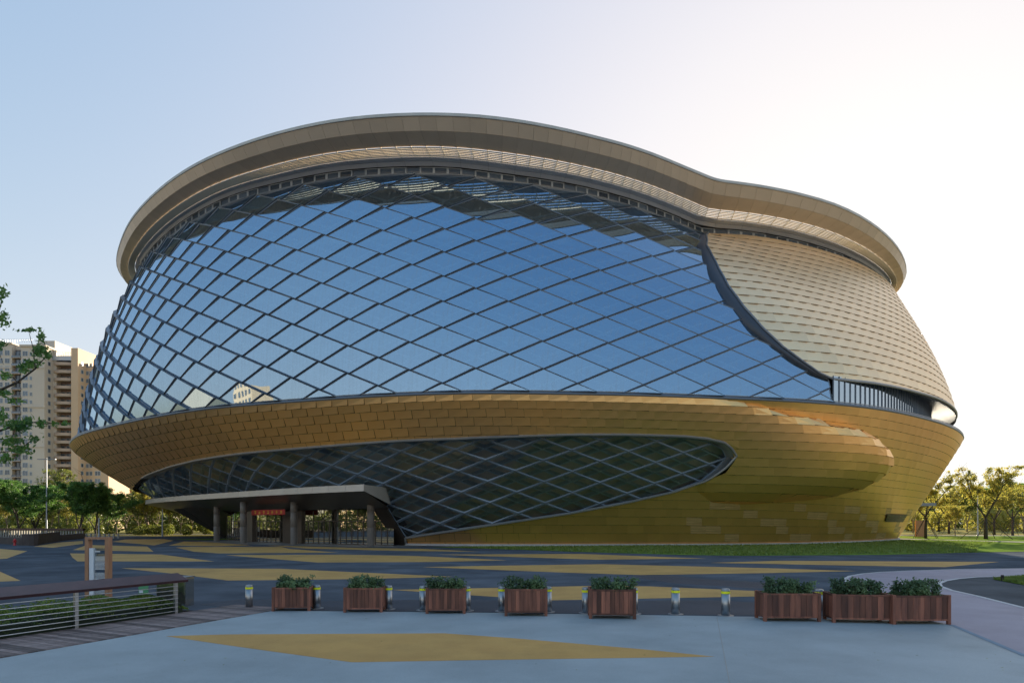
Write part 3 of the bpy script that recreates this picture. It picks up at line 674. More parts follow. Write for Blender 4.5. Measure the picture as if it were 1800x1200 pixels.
# ---- lower glass wall
low = empty('lower_glass_wall', parent=arena)
lowreg = [(-106,.48),(-95,.46),(-80,.41)]+TOPL+BOTL+JAMB+CANL
REGL = ccw([tuple(map(float, LO.UV(t, q))) for t, q in lowreg])
LU, LV = 5.65, .137*17.5
emit(diamonds(LO, REGL, LU, LV, 0., .373*17.5, .10, .12, .13, -.05, sgn=-1), 'glass_pane', 'small_glass_panes', [M['framelow'], M['glasslow']], low)
lattice(LO, REGL, LU, LV, 0., .373*17.5, -.5, .12, .7, M['inner'], 'inner_truss', low, 100)
tl = np.arange(-105, 34, 3.)
grid('inner_ceiling', np.stack([lower(tl, tl*0+q, -1.9) for q in np.linspace(.1, .97, 8)]), M['interior_warm'], low)
# frame round the lower glass
fr = TOPL+BOTL+[(-13.9, 1.0)]
fu = np.array([LO.UV(t, q) for t, q in fr]); ks = np.linspace(0, len(fu)-1, 170); FU = np.interp(ks, range(len(fu)), fu[:, 0]); FV = np.interp(ks, range(len(fu)), fu[:, 1])
tq, qq = LO.TS(FU, FV); fo = np.where(ks < 18.2, np.maximum(.25, band_off(FU, FV, tq, qq)+.12), .25)
k3 = np.ones(7)/7; fo = np.convolve(np.pad(fo, 3, 'edge'), k3, 'valid')
A0 = LO.P(FU, FV, fo)
b = MB(); 
inn = LO.P(FU, FV, -.15)
ribbon('glass_wall_frame', [A0, A0-[0, 0, .0]+(inn-A0)*.02+[0, 0, -.12], inn+[0, 0, -.0]], M['framelight'], arena, True)
b.tube(A0, .13, 6); b.build('glass_wall_trim', M['framelight'], arena)
# ---- dark panelled flank beside the entrance
wedge = ribbon('entrance_flank', [lower(np.arange(-106, -64, 2.), np.arange(-106, -64, 2.)*0+q, -.1) for q in (.55, .7, .85, 1.)], M['dark'], arena)
emit(tiles(LO, [(-106, .565), (-64.8, .565), (-64.8, 1.), (-106, 1.)], 1.9, 30., lambda U, V, t, q: 0*U, .0, .04, True, v0=-2), 'flank_panel', 'small_flank_panels', [M['bronze']], wedge)
# ---- rear of the building
tq = np.arange(105, 256, 3.)
grid('rear_wall', np.stack([upper(tq, tq*0+q, .2) for q in np.linspace(0, 1, 9)]), M['goldback'], arena)
grid('rear_base', np.stack([lower(tq, tq*0+q, .0) for q in np.linspace(0, 1, 9)]), M['goldback'], arena)
# ---- roof overhang
def roofp(t, q, z):
    t = np.asarray(t, float); t1 = t-8.6*np.exp(-((t-46.6)/22)**2)
    a = xyz(t, r6(t), 0*t); c = xyz(t1, r1(t1), 0*t); p = a+(c-a)*q; p[..., 2] = z; return p
tall = np.concatenate([np.arange(-180, 36, 2.), np.arange(36, 58, .5), np.arange(58, 181, 2.)])
roof = ribbon('roof_rim', [roofp(tall, q, z) for q, z in ((.52, 39.9), (.84, 40.42), (.99, 41.1), (1.0, 41.06))]+[roofp(tall, q, z) for q, z in ((1.0, 41.3), (.80, 41.55), (.52, 41.2), (.52, 39.9))], M['soffit'], arena)
ribbon('roof_lip', [roofp(tall, q, z) for q, z in ((.995, 41.06), (1.02, 41.06), (1.02, 41.34), (.96, 41.40))], M['lip'], arena)
ribbon('roof_deck', [roofp(tall, q, z) for q, z in ((.035, 39.5), (.11, 39.78), (.22, 39.76), (.22, 39.9), (-.3, 39.92))]+[roofp(tall, -.3, 39.92)*[.0, .0, 1]+[CX, CY, 0]], M['graymetal'], arena)
ts = [-104.]
def arc1(t): return float(r1(t))*math.pi/180
while ts[-1] < 104: ts.append(ts[-1]+1.62/arc1(ts[-1]))
win = empty('clerestory', parent=arena)
ribbon('clerestory_backing', [roofp(tall, .0-.02, 38.4), roofp(tall, -.02, 39.6)], M['dark'], win)
ribbon('clerestory_sill', [roofp(tall, -.03, 38.72), roofp(tall, .035, 38.72), roofp(tall, .035, 38.52), roofp(tall, -.03, 38.45)], M['graymetal'], win)
def boxq(band, t0, t1, e, th, m, name, parent, up=.05):
    (qa, za), (qb_, zb) = band; g = (t1-t0)*e
    p = [roofp(np.array([t0+g]), qa, za)[0], roofp(np.array([t1-g]), qa, za)[0], roofp(np.array([t1-g]), qb_, zb)[0], roofp(np.array([t0+g]), qb_, zb)[0]]
    p = np.array(p); n = np.cross(p[1]-p[0], p[3]-p[0]); n /= np.linalg.norm(n); c = p.mean(0)
    if np.dot(n, np.array([0, 0, 2.5])-c) < 0: n = -n
    v = np.concatenate([p, p-n*th]); f = [(0, 1, 2, 3), (7, 6, 5, 4), (0, 4, 5, 1), (1, 5, 6, 2), (2, 6, 7, 3), (3, 7, 4, 0)]
    o = mesh_obj(name, v-c, f, m, parent); o.location = c; return o
tailb = MB()
for k, (a, c) in enumerate(zip(ts, ts[1:])):
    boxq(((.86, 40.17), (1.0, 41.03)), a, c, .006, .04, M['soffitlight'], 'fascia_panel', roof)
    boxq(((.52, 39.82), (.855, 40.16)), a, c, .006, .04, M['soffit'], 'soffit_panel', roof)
    if k % 2 == 0 and k+2 < len(ts): boxq(((.04, 39.43), (.10, 39.70)), a, ts[k+2], .004, .03, M['slate'], 'slate_panel', roof); boxq(((.105, 39.70), (.235, 39.70)), a, ts[k+2], .004, .03, M['slate'], 'slate_panel', roof)
    # louvre bay: slats with the sky between them
    b = MB()
    for j in range(6):
        q = .25+.282*(j+.5)/6; p0 = roofp(np.array([a]), q, 39.74)[0]; p1 = roofp(np.array([c]), q, 39.74)[0]; b.bar(p0, p1, .19, .035)
    p0 = roofp(np.array([a]), .24, 39.78)[0]; p1 = roofp(np.array([a]), .52, 39.84)[0]; b.bar(p0, p1, .07, .12)
    b.build('louvre_panel', M['louvre'], roof)
    # clerestory window: three framed, the fourth plain
    p = [roofp(np.array([x]), q, z)[0] for x, q, z in ((a, .0, 38.72), (c, .0, 38.72), (c, .0, 39.42), (a, .0, 39.42))]
    e = (c-a)*.08; pi_ = [roofp(np.array([x]), .0, z)[0] for x, z in ((a+e, 38.80), (c-e, 38.80), (c-e, 39.34), (a+e, 39.34))]
    ctr = np.mean(p, 0); rad = ctr-np.array([CX, CY, ctr[2]]); rad /= np.linalg.norm(rad)
    v = [x+rad*.05 for x in p]+[x+rad*.05 for x in pi_]+[x-rad*.02 for x in pi_]
    f = [(i, (i+1) % 4, 4+(i+1) % 4, 4+i) for i in range(4)]+[(4+i, 4+(i+1) % 4, 8+(i+1) % 4, 8+i) for i in range(4)]+[(8, 9, 10, 11)]
    o = mesh_obj('clerestory_window', np.array(v)-ctr, f, [M['winframe'] if k % 4 else M['graymetal'], M['winglass']], win, [0]*8+[1]); o.location = ctr
# ---- plinth kerb
tk = np.arange(-14, 106, 2.)
ribbon('base_kerb', [lower(tk, tk*0+1, o)+[0, 0, z] for o, z in ((-.1, .22), (.45, .22), (.5, 0.0))], M['kerb'], arena)
# ---- air grille and small side canopy at the right flank
emit(tiles(LO, [(64.3,.81),(71.4,.81),(71.1,.737),(63.2,.737)], 1.5, .9, lambda U, V, t, q: 0*U+.16, .05, .04, True), 'air_grille', 'small_air_grilles', [M['bronze']], arena)
b = MB(); b.box(58.5, 93.5, 5.0, 63.4, 97.5, 5.45); b.build('side_canopy', M['graymetal'], arena)
# ---- entrance canopy
can = empty('entrance_canopy', parent=arena)
front = [(-14.2,60.),(-17.,61.9),(-19.7,63.8),(-24.3,67.4),(-29.3,71.7),(-35.,76.6),(-41.,82.),(-46.,86.6),(-50.6,91.2),(-55.,96.),(-58.6,100.6),(-61.,104.),(-61.6,106.4),(-60.3,108.)]
back = [(-12.9,66.4),(-15.,67.),(-18.6,69.6),(-22.3,72.),(-27.3,75.),(-31.5,78.),(-36.,83.),(-39.8,87.5),(-43.,91.5),(-47.,95.),(-50.,98.),(-53.,102.),(-55.,105.),(-57.,108.)]
fa = np.array([(x, y, 6.15) for x, y in front]); fb = fa-[0, 0, .62]; bc = np.array([(x, y, 3.98) for x, y in back]); bt_ = np.array([(x, y, 6.16) for x, y in back])
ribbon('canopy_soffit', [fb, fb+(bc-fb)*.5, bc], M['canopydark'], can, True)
ribbon('canopy_top', [fa-[0, 0, .02], bt_], M['canopy'], can)
seg = np.concatenate([[0], np.cumsum(np.hypot(*np.diff(fa[:, :2], axis=0).T))]); 
for a in np.arange(0, seg[-1]-.5, 2.6):
    ds = np.linspace(a+.012, min(a+2.6, seg[-1])-.012, 3); X = np.interp(ds, seg, fa[:, 0]); Y = np.interp(ds, seg, fa[:, 1])
    v = [(x, y, z) for z in (5.52, 6.17) for x, y in zip(X, Y)]+[(x+.06, y+.08, z) for z in (5.52, 6.17) for x, y in zip(X, Y)]; c = np.mean(v, 0)
    o = mesh_obj('fascia_panel', np.array(v)-c, [(0, 1, 4, 3), (1, 2, 5, 4), (3, 4, 10, 9), (4, 5, 11, 10), (0, 6, 7, 1), (1, 7, 8, 2)], M['canopy'], can); o.location = c
e = MB(); e.add([(-14.2, 60., 5.53), (-14.2, 60., 6.15), (-12.9, 66.4, 6.16), (-12.9, 66.4, 4.4)], [(0, 1, 2, 3)]); e.build('canopy_end', M['canopy'], can)
# slanting jamb between entrance and lower glass
J = [lower(np.array([a]), np.array([q]), .3)[0] for a, q in ((-16.5, .60), (-15.1, .809), (-13.75, .96), (-13.7, 1.0))]
Jl = [J[0]+[-1.7, .5, .1], J[1]+[-1.6, .9, 0], J[2]+[-1.45, 1.0, 0], J[3]+[-1.4, 1.0, 0]]; J[3][2] = 0; Jl[3][2] = 0
v = J+Jl+[p+np.array([.9, 1.6, 0]) for p in J]+[p+np.array([.9, 1.6, 0]) for p in Jl]; f = []
for i in range(3): f += [(i, i+1, 5+i, 4+i), (8+i, 12+i, 13+i, 9+i), (i, 8+i, 9+i, i+1), (4+i, 5+i, 13+i, 12+i)]
mesh_obj('entrance_jamb', v, f, M['bronze'], arena)
# ---- entrance wall: doors, transoms, dark piers
ent = empty('entrance_wall', parent=arena)
W = np.array([(-40.2, 88.3), (-31.5, 78.9), (-23.5, 73.9), (-13.6, 68.6), (-12.9, 68.25)]); sl = np.concatenate([[0], np.cumsum(np.hypot(*np.diff(W, axis=0).T))])
def wp(s): return np.array([np.interp(s, sl, W[:, 0]), np.interp(s, sl, W[:, 1])])
nb = 20; bw = sl[-1]/nb
for i in range(nb):
    a = wp(i*bw); c = wp((i+1)*bw); t = (c-a)/np.linalg.norm(c-a); n = np.array([t[1], -t[0]])
    px = (a[0]+c[0])/(a[1]+c[1])*1100+900
    pier = px < 398 or 434 < px < 447 or 508 < px < 530 or 640 < px < 657
    L = np.linalg.norm(c-a); ang = math.atan2(t[1], t[0]); b = MB()
    if pier:
        b.box(0, -.3, 0, L, .2, 4.6); o = b.build('wall_pier', M['bronze'], ent)
    else:
        b.box(0, -.05, 0, .07, .09, 4.3); b.box(.07, -.04, 2.62, L, .08, 2.72); b.box(.07, -.04, 4.2, L, .08, 4.3); b.box(.07, -.04, 0, L, .08, .09)
        b.box(L/2-.05, -.045, .09, L/2+.05, .085, 2.62)
        b.add([(.07, 0, .09), (L, 0, .09), (L, 0, 4.2), (.07, 0, 4.2)], [(0, 1, 2, 3)], 1); b.box(L/2-.16, -.12, .9, L/2-.12, -.08, 1.7); b.box(L/2+.12, -.12, .9, L/2+.16, -.08, 1.7)
        o = b.build('glass_door', [M['bronze'], M['glassclear']], ent)
    o.location = (a[0], a[1], 0); o.rotation_euler = (0, 0, ang)
ribbon('lobby_back_wall', [np.array([(x+4, y+6, z) for x, y in W]) for z in (0, 5)], M['interior'], ent)
ribbon('entrance_header', [np.array([(x, y, z) for x, y in W]) for z in (4.3, 5.6)], M['bronze'], ent)
for x, y in ((-14.9, 66.0), (-24.7, 70.9), (-32.7, 76.2), (-40.1, 85.0)):
    b = MB(); b.lathe([(.42, 0), (.42, .01), (.39, .012), (.39, 1.95), (.38, 1.96), (.38, 1.99), (.39, 2.0), (.39, 3.6), (.38, 3.61), (.38, 3.64), (.39, 3.65), (.39, 5.0)], 24)
    o = b.build('column', M['column'], ent, True); o.location = (x, y, 0)
ban = empty('banner', (0, 0, 0)); tag(ban, 'long red banner with yellow characters hung under the entrance canopy', 'banner')
pa, pb = np.array([-32.0, 76.9]), np.array([-26.3, 72.5]); t = (pb-pa)/np.linalg.norm(pb-pa); Lb = np.linalg.norm(pb-pa); angb = math.atan2(t[1], t[0]); n_ = np.array([t[1], -t[0]])
b = MB(); b.box(0, -.02, 0, Lb, .02, .62); o = b.build('banner_cloth', M['red'], ban); o.location = (pa[0], pa[1], 3.42); o.rotation_euler = (0, 0, angb)
for i in range(7):
    b = MB(); r_ = random.Random(i+3)
    for h in sorted(r_.sample([.04, .12, .2, .28, .36], 3)): b.box(-.17, -.03, h, .17, -.022, h+.035)
    for x in (-.02, r_.choice([-.15, .11])): b.box(x, -.034, .0, x+.04, -.031, .4)
    o = b.build('character', M['yellow'], ban); p = pa+t*(Lb*(.12+.13*i)); o.location = (p[0], p[1], 3.53); o.rotation_euler = (0, 0, angb)
# ================================================================ APARTMENT TOWERS
_wp = {}
def winpart(parent, x, y, z, wd, ht, face, name='window', mt='winglass'):
    """a window: frame proud of the wall, glass set in; face 'f' looks at -Y, 'r' looks at +X"""
    key = (wd, ht, face)
    if key not in _wp:
        b = MB(); t = .12
        if face == 'f':
            for a in ((-wd/2, 0, -wd/2+t, ht), (wd/2-t, 0, wd/2, ht), (-wd/2+t, 0, wd/2-t, t), (-wd/2+t, ht-t, wd/2-t, ht), (-t/2, t, t/2, ht-t)): b.box(a[0], -.12, a[1], a[2], 0, a[3])
            b.add([(-wd/2, -.03, 0), (wd/2, -.03, 0), (wd/2, -.03, ht), (-wd/2, -.03, ht)], [(0, 1, 2, 3)], 1)
        else:
            for a in ((-wd/2, 0, -wd/2+t, ht), (wd/2-t, 0, wd/2, ht), (-wd/2+t, 0, wd/2-t, t), (-wd/2+t, ht-t, wd/2-t, ht)): b.box(0, a[0], a[1], .12, a[2], a[3])
            b.add([(.03, -wd/2, 0), (.03, wd/2, 0), (.03, wd/2, ht), (.03, -wd/2, ht)], [(0, 1, 2, 3)], 1)
        o = b.build(name, [M['winframe'], M[mt]], parent); _wp[key] = o.data
    else:
        o = bpy.data.objects.new(name, _wp[key]); COL.objects.link(o); o.parent = parent
    o.location = (x, y, z); return o
def X(px, d): return (px-900)/1100*d
def Z(py, d): return 2.5+(918-py)*d/1100
def tower1():
    d = 236.; t = empty('apartment_tower'); tag(t, 'beige high-rise with dark balcony column, tallest block at the far left', 'building')
    top = Z(604, d); b = MB(); x0, x1 = X(-60, d), X(78, d)
    b.box(x0, d, 0, X(21, d), d+22, top); b.box(X(37, d), d, 0, x1, d+22, top-1.); b.box(X(21, d), d+1.6, 0, X(37, d), d+21, top-.5)
    b.box(X(50, d), d+5, top-1, x1+.3, d+16, Z(592, d)); b.box(x1, d+4.5, 0, X(84, d), d+22, top-1.2)
    b.build('wall', M['wall_a'], t)
    b = MB()
    for z in (top-9.3, top-24, top-39): b.box(x0, d-.3, z, X(21, d), d, z+.5); b.box(X(37, d), d-.3, z, x1+.3, d, z+.5)
    b.box(x0, d-.5, top-.1, X(21, d)+.3, d+21, top+.5); b.box(X(37, d)-.3, d-.5, top-1.1, x1+.4, d+21, top-.4); b.build('cornice', M['wall_a'], t)
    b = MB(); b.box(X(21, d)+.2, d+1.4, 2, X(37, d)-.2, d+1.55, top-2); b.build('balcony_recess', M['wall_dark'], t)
    for k in range(22):
        z = top-4.4-3*k
        winpart(t, X(13, d), d, z, 1.8, 1.9, 'f'); winpart(t, X(44.5, d), d, z-.3, 2.0, 1.9, 'f'); winpart(t, X(54.5, d), d, z-.3, .9, 1.4, 'f'); winpart(t, X(2, d), d, z, 1.4, 1.9, 'f')
        winpart(t, x1, d+2.4, z-.4, 1.5, 1.6, 'r')
        b = MB(); b.box(X(21, d), d-.3, z-1, X(37, d), d+1.4, z-.8); b.box(X(21, d), d-.3, z-.8, X(37, d), d-.2, z-.1, 1); b.box(X(23, d), d+1.2, z, X(29, d), d+1.38, z+1.9, 1); b.box(X(30, d), d+1.2, z, X(35.5, d), d+1.38, z+1.9, 1); b.build('balcony', [M['balcony'], M['winglass']], t)
    b = MB()
    for i in range(26): b.box(X(-50+4.2*i, d), d+.1, top+.5, X(-50+4.2*i, d)+.08, d+.18, top+1.7)
    b.box(X(-50, d), d+.1, top+1.62, X(58, d), d+.18, top+1.72); b.build('roof_railing', M['pole'], t)
def tower2():
    d = 241.; t = empty('apartment_tower'); tag(t, 'orange-lit high-rise with stacked curved balconies beside the tallest block', 'building')
    top = Z(627, d); b = MB(); b.box(X(88, d), d+2, 0, X(126, d), d+20, top); b.build('wall', M['wall_brown'], t)
    b = MB(); xc0, xc1 = X(125, d-2), X(137, d-2); b.box(xc0, d-2, 0, xc1, d+16, Z(614, d)); b.box(xc1, d+2.6, 0, X(192, d+3), d+16, Z(640, d)); b.build('core', M['wall_b'], t)
    for k in range(21):
        z = top-3.2-3*k; n = 8; v = []; f = []; xs = np.linspace(X(94, d), xc0-.05, n)
        for zz in (z-.25, z+.85):
            for i, x in enumerate(xs): v.append((x, d-.2-1.3*math.sin(math.pi*i/(n-1))**.6, zz))
        for zz in (z-.25, z+.85):
            for i, x in enumerate(xs): v.append((x, d+2, zz))
        for i in range(n-1): f += [(i, i+1, n+i+1, n+i), (i, 2*n+i, 2*n+i+1, i+1)]
        mesh_obj('balcony', v, f, M['balcony'], t)
        winpart(t, X(101, d), d+2, z+.0, 3.2, 2.1, 'f'); winpart(t, X(116, d), d+2, z+.0, 2.4, 2.1, 'f')
        winpart(t, xc1, d+.3, z-.3, 1.4, 1.5, 'r'); winpart(t, X(153, d+2.6), d+2.6, z-.3, 1.5, 1.6, 'f'); winpart(t, X(160, d+2.6), d+2.6, z-.3, 1.1, 1.6, 'f'); winpart(t, X(172, d+2.6), d+2.6, z-.3, 2.2, 1.8, 'f')
    b = MB()
    for i in range(9): b.box(X(94+4*i, d), d-.8, top, X(94+4*i, d)+.08, d-.72, top+1.5)
    b.box(X(93, d), d-.8, top+1.42, xc0, d-.72, top+1.52); b.box(X(92, d), d-1, top-1.6, xc0, d+2, top+.1); b.build('roof_railing', [M['pole']], t)
def block(name, label, px0, px1, d, pytop, wall, nwin, ww):
    t = empty(name); tag(t, label, 'building'); top = Z(pytop, d); b = MB(); b.box(X(px0, d), d, 0, X(px1, d), d+14, top); b.build('wall', M[wall], t)
    nz = int((top-3)//3.)
    for k in range(min(nz, 14)):
        for i in range(nwin):
            x = X(px0, d)+(X(px1, d)-X(px0, d))*(i+.5)/nwin; winpart(t, x, d, 1.5+3.*k, ww, 1.7, 'f')
tower1(); tower2()
block('apartment_block', 'pale far block with dark windows seen under the left tip of the arena', 190, 216, 300, 780, 'wall_a', 3, 2.)
block('apartment_block', 'brown far block with grid of windows just left of the canopy tip', 206, 252, 270, 790, 'wall_brown', 5, 1.8)
block('apartment_block', 'small pale block low behind the trees at the canopy tip', 240, 300, 340, 850, 'wall_a', 6, 1.8)
# buildings behind the camera, which the glass mirrors
for k, (x, y, wd, h, m_) in enumerate(((-95, -150, 26, 62, 'wall_a'), (-210, 72, 30, 36, 'wall_a'), (-200, 10, 20, 44, 'wall_b'))):
    t = empty('apartment_tower'); tag(t, ['beige high-rise across the plaza behind the viewer, mirrored in the left glass', 'beige block outside the left edge, mirrored in the entrance doors', 'warm toned high-rise outside the left edge, mirrored in the arena glass'][k], 'building')
    b = MB(); b.box(x-wd/2, y-18, 0, x+wd/2, y, h); b.build('wall', M[m_], t)
    for r_ in range(int(h//3)-1):
        b = MB()
        for i in range(int(wd//4)): b.box(x-wd/2+1+4*i, y, 1.5+3*r_, x-wd/2+3+4*i, y+.1, 3.2+3*r_)
        b.build('window_row', M['winglass'], t)

# ================================================================ TREES
def tree_mesh(h, cw, seed, trunk_h=.32, nb=7, leaves=5200, leaf=.16, droop=0., gappy=.5, fork=True, tr=.14):
    """returns (trunk MB, leaf quads): forked trunk, limbs, twigs with leaf clumps gathered along them"""
    r = random.Random(seed); q = np.random.default_rng(seed); b = MB(); cl = []
    th = h*trunk_h; b.tube([(0, 0, -.05), (.02*h*.1, 0, th*.5), (r.uniform(-.1, .1), r.uniform(-.1, .1), th)], [tr*1.25, tr, tr*.85], 8)
    base = Vector((0, 0, th))
    def limb(p, d, L, rad, lev):
        n = 4; pts = [p]; c = p.copy(); dd = d.copy()
        for i in range(n):
            dd = (dd+Vector((r.uniform(-.22, .22), r.uniform(-.22, .22), r.uniform(-.05, .2)-droop*i*.1))).normalized(); c = c+dd*(L/n); pts.append(c.copy())
        b.tube(pts, [rad*(1-.75*i/n) for i in range(n+1)], 5 if lev else 6, 0, False)
        if lev >= 1:
            for p_ in pts[1:]: cl.append((p_, L*.26))
        if lev < 2:
            for i in range(nb if lev == 0 else 4):
                k = r.uniform(.3, 1) if lev == 0 else r.uniform(.25, 1); j = min(n-1, int(k*n)); pp = pts[j].lerp(pts[j+1], k*n-j)
                a = r.uniform(0, 6.28); nd = (dd*.7+Vector((math.cos(a), math.sin(a), r.uniform(-.2, .6)))*.9).normalized()
                limb(pp, nd, L*r.uniform(.34, .55), rad*.42, lev+1)
    nl = r.choice([3, 4]) if fork else 3
    for k in range(nl):
        a = 6.28*k/nl+r.uniform(-.4, .4); sp = cw/h
        limb(base, Vector((math.cos(a)*sp*1.0, math.sin(a)*sp*1.0, 1)).normalized(), (h-th)*r.uniform(.72, .95), tr*.62, 0)
    if not fork: limb(base, Vector((0, 0, 1)), (h-th)*.95, tr*.7, 0)
    P = []; k = max(1, leaves//len(cl))
    C = np.array([list(c[0]) for c in cl]); S = np.array([c[1] for c in cl]); keep = q.random(len(cl)) > gappy*.35; C = C[keep]; S = S[keep]
    k = max(1, leaves//len(C)); ctr = np.repeat(C, k, 0)+q.normal(0, 1, (len(C)*k, 3))*np.repeat(S, k)[:, None]*[.55, .55, .34]
    ctr = ctr[ctr[:, 2] < h*1.03]
    return b, leafquads(ctr, leaf, q)
def leafquads(ctr, leaf, q):
    n = len(ctr); u = q.normal(0, 1, (n, 3)); u /= np.linalg.norm(u, axis=1)[:, None]; v = np.cross(u, q.normal(0, 1, (n, 3))); v /= np.linalg.norm(v, axis=1)[:, None]
    s = leaf*q.uniform(.6, 1.25, n)[:, None]; return np.stack([ctr-u*s, ctr-v*s*.45, ctr+u*s, ctr+v*s*.45], 1)
protos = {}
def proto(kind):
    if kind in protos: return protos[kind]
    spec = {'dark': dict(h=9.5, cw=5.0, seed=3, trunk_h=.14, leaves=34000, leaf=.16, gappy=.15, tr=.2, fork=False, droop=.35), 'dark2': dict(h=9.5, cw=4.6, seed=8, trunk_h=.14, leaves=34000, leaf=.16, gappy=.15, tr=.2, fork=False, droop=.35),
            'open': dict(h=12.5, cw=9.5, seed=5, trunk_h=.3, leaves=7500, leaf=.18, gappy=1.1, tr=.26), 'open2': dict(h=12, cw=8.5, seed=15, trunk_h=.33, leaves=6800, leaf=.18, gappy=1.1, tr=.24),
            'yel': dict(h=9, cw=4.4, seed=21, trunk_h=.25, leaves=6500, leaf=.2, gappy=.8, tr=.12, fork=False), 'yel2': dict(h=9, cw=5.2, seed=33, trunk_h=.22, leaves=7000, leaf=.2, gappy=.8, tr=.12),
            'thin': dict(h=13, cw=4., seed=44, trunk_h=.3, leaves=3000, leaf=.2, gappy=1.2, tr=.13, fork=False)}[kind]
    b, Q = tree_mesh(**spec); me1 = None
    lm = {'dark': 'leaf_dark', 'dark2': 'leaf_dark', 'open': 'leaf_yel', 'open2': 'leaf_yel', 'yel': 'leaf_yel', 'yel2': 'leaf_mid', 'thin': 'leaf_mid'}[kind]
    t = empty('tree'); b.build('trunk', M['trunkpale' if kind in ('yel', 'yel2', 'thin') else 'trunk'], t, True); quads('crown', Q, M[lm], t)
    protos[kind] = [t, False, spec['h']]; return protos[kind]
def tree(kind, x, y, h, label, group, rz=0., leafm=None):
    p = proto(kind)
    if not p[1]: t = p[0]; p[1] = True
    else:
        t = copy_tree(p[0])
        for k in ('group', 'label'):
            if k in t: del t[k]
    s = h/p[2]; t.location = (x, y, 0); t.scale = (s, s, s); t.rotation_euler = (0, 0, rz); tag(t, label, 'tree', group); return t
gl_ = 'trees beyond the plaza on the left'
tree('dark', X(33, 112), 112, 9.7, 'dark green round-crowned tree nearest the left edge, before the beige tower', gl_, .3)
tree('dark2', X(62, 118), 118, 9.2, 'second dark green tree, right of the one at the left edge', gl_, 2.1)
tree('dark2', X(140, 112), 112, 9.4, 'dark green tree behind the wooden information sign', gl_, 4.)
tree('dark', X(168, 114), 114, 8.6, 'dark green tree with yellowing right side, left of the yellow ones', gl_, 1.1)
tree('thin', X(103, 122), 122, 12.6, 'tall thin sparse tree between the two dark green pairs', gl_, 1.)
yl = [(205, 134, 8.2, 'yel', 'slender yellow-green tree just right of the dark pair'), (222, 140, 10., 'yel2', 'taller pale green tree beneath the tip of the arena'), (243, 136, 8.5, 'yel2', 'yellow-green tree below the canopy tip'), (258, 133, 9.2, 'yel', 'bright yellow tree below the canopy tip'),
      (276, 140, 9., 'yel2', 'yellow-green tree left of the slim pole under the canopy'), (298, 138, 8.6, 'yel', 'yellow-green tree right of the slim pole under the canopy'), (318, 137, 8.5, 'yel2', 'yellow-green tree with bare trunk beside the dark flank'), (338, 142, 8.2, 'yel', 'yellowish tree half hidden by the dark flank'),
      (12, 136, 7.8, 'yel', 'low yellow-green tree behind the dark tree at the left edge'), (90, 140, 7.5, 'yel2', 'yellow-green tree behind the lamp post'), (118, 144, 7.8, 'yel', 'yellow-green tree behind the information sign'), (190, 146, 8, 'yel2', 'pale green tree behind the dark pair')]
for i, (px, d, h, k, lb_) in enumerate(yl): tree(k, X(px, d), d, h, lb_, gl_, i*1.3)
gr_ = 'trees on the lawn at the right'
stk = []
def staked(kind, px, d, h, label, rz, n=3, hs=3.4, rs=3.4):
    t = tree(kind, X(px, d), d, h, label, gr_, rz); s = t.scale[0]
    for i in range(n):
        a = rz+6.28*i/n+.5; b = MB(); b.tube([(rs*math.cos(a)/s, rs*math.sin(a)/s, 0), (.12*math.cos(a)/s, .12*math.sin(a)/s, hs/s)], .045/s, 6); b.build('support_stake', M['trunk'], t)
staked('open2', 1627, 100, 10.2, 'yellow-leaved staked tree close to the side canopy of the arena', .6, 4, 3.2, 2.2)
staked('open', 1733, 95, 10.8, 'largest staked tree with spreading yellow crown at the right edge', 2.4, 4, 3., 3.4)
rt = [(1668, 140, 10.5, 'open2', 'yellow tree standing between the two staked ones'), (1748, 128, 9.8, 'open', 'tree close behind the largest staked tree'), (1700, 170, 11, 'yel2', 'green tree far behind, left of the largest tree'), (1650, 175, 11.5, 'open', 'pale yellow tree far behind the side canopy'),
      (1780, 120, 9.6, 'open2', 'yellow-green tree at the right edge of the view'), (1800, 150, 12, 'yel2', 'bushy green tree beyond the right edge tree'), (1605, 150, 9.5, 'yel', 'small yellow tree glimpsed beside the flank of the arena'), (1679, 118, 5.5, 'yel', 'small young tree on the lawn between the staked trees'), (1722, 210, 14, 'yel2', 'distant round green tree in the gap'), (1765, 190, 14, 'dark', 'distant darker tree behind the right edge')]
for i, (px, d, h, k, lb_) in enumerate(rt): tree(k, X(px, d), d, h, lb_, gr_, i*1.7+.4)
MT = ['leftmost tree of the row behind the viewer', 'dark tree of the row behind the viewer', 'middle tree of the row behind the viewer', 'right tree of the row behind the viewer']
for i, (x, y, h) in enumerate([(-60, -34, 12), (-25, -36, 10), (10, -40, 11), (45, -36, 11)]): tree(['yel2', 'dark', 'yel', 'open2'][i], x, y, h, MT[i], 'trees behind the viewer', i*.9)
for i, (x, y, h) in enumerate([(-92, 74, 9), (-98, 66, 10), (-95, 57, 8.5), (-102, 49, 10), (-96, 41, 9), (-104, 82, 10), (-108, 60, 11), (-100, 33, 10), (-112, 44, 11)]):
    tree(['yel2', 'dark', 'yel', 'open2'][i % 4], x, y, h, 'tree left of the plaza outside the frame, mirrored in the entrance glass', 'trees outside the left edge', i*.9)
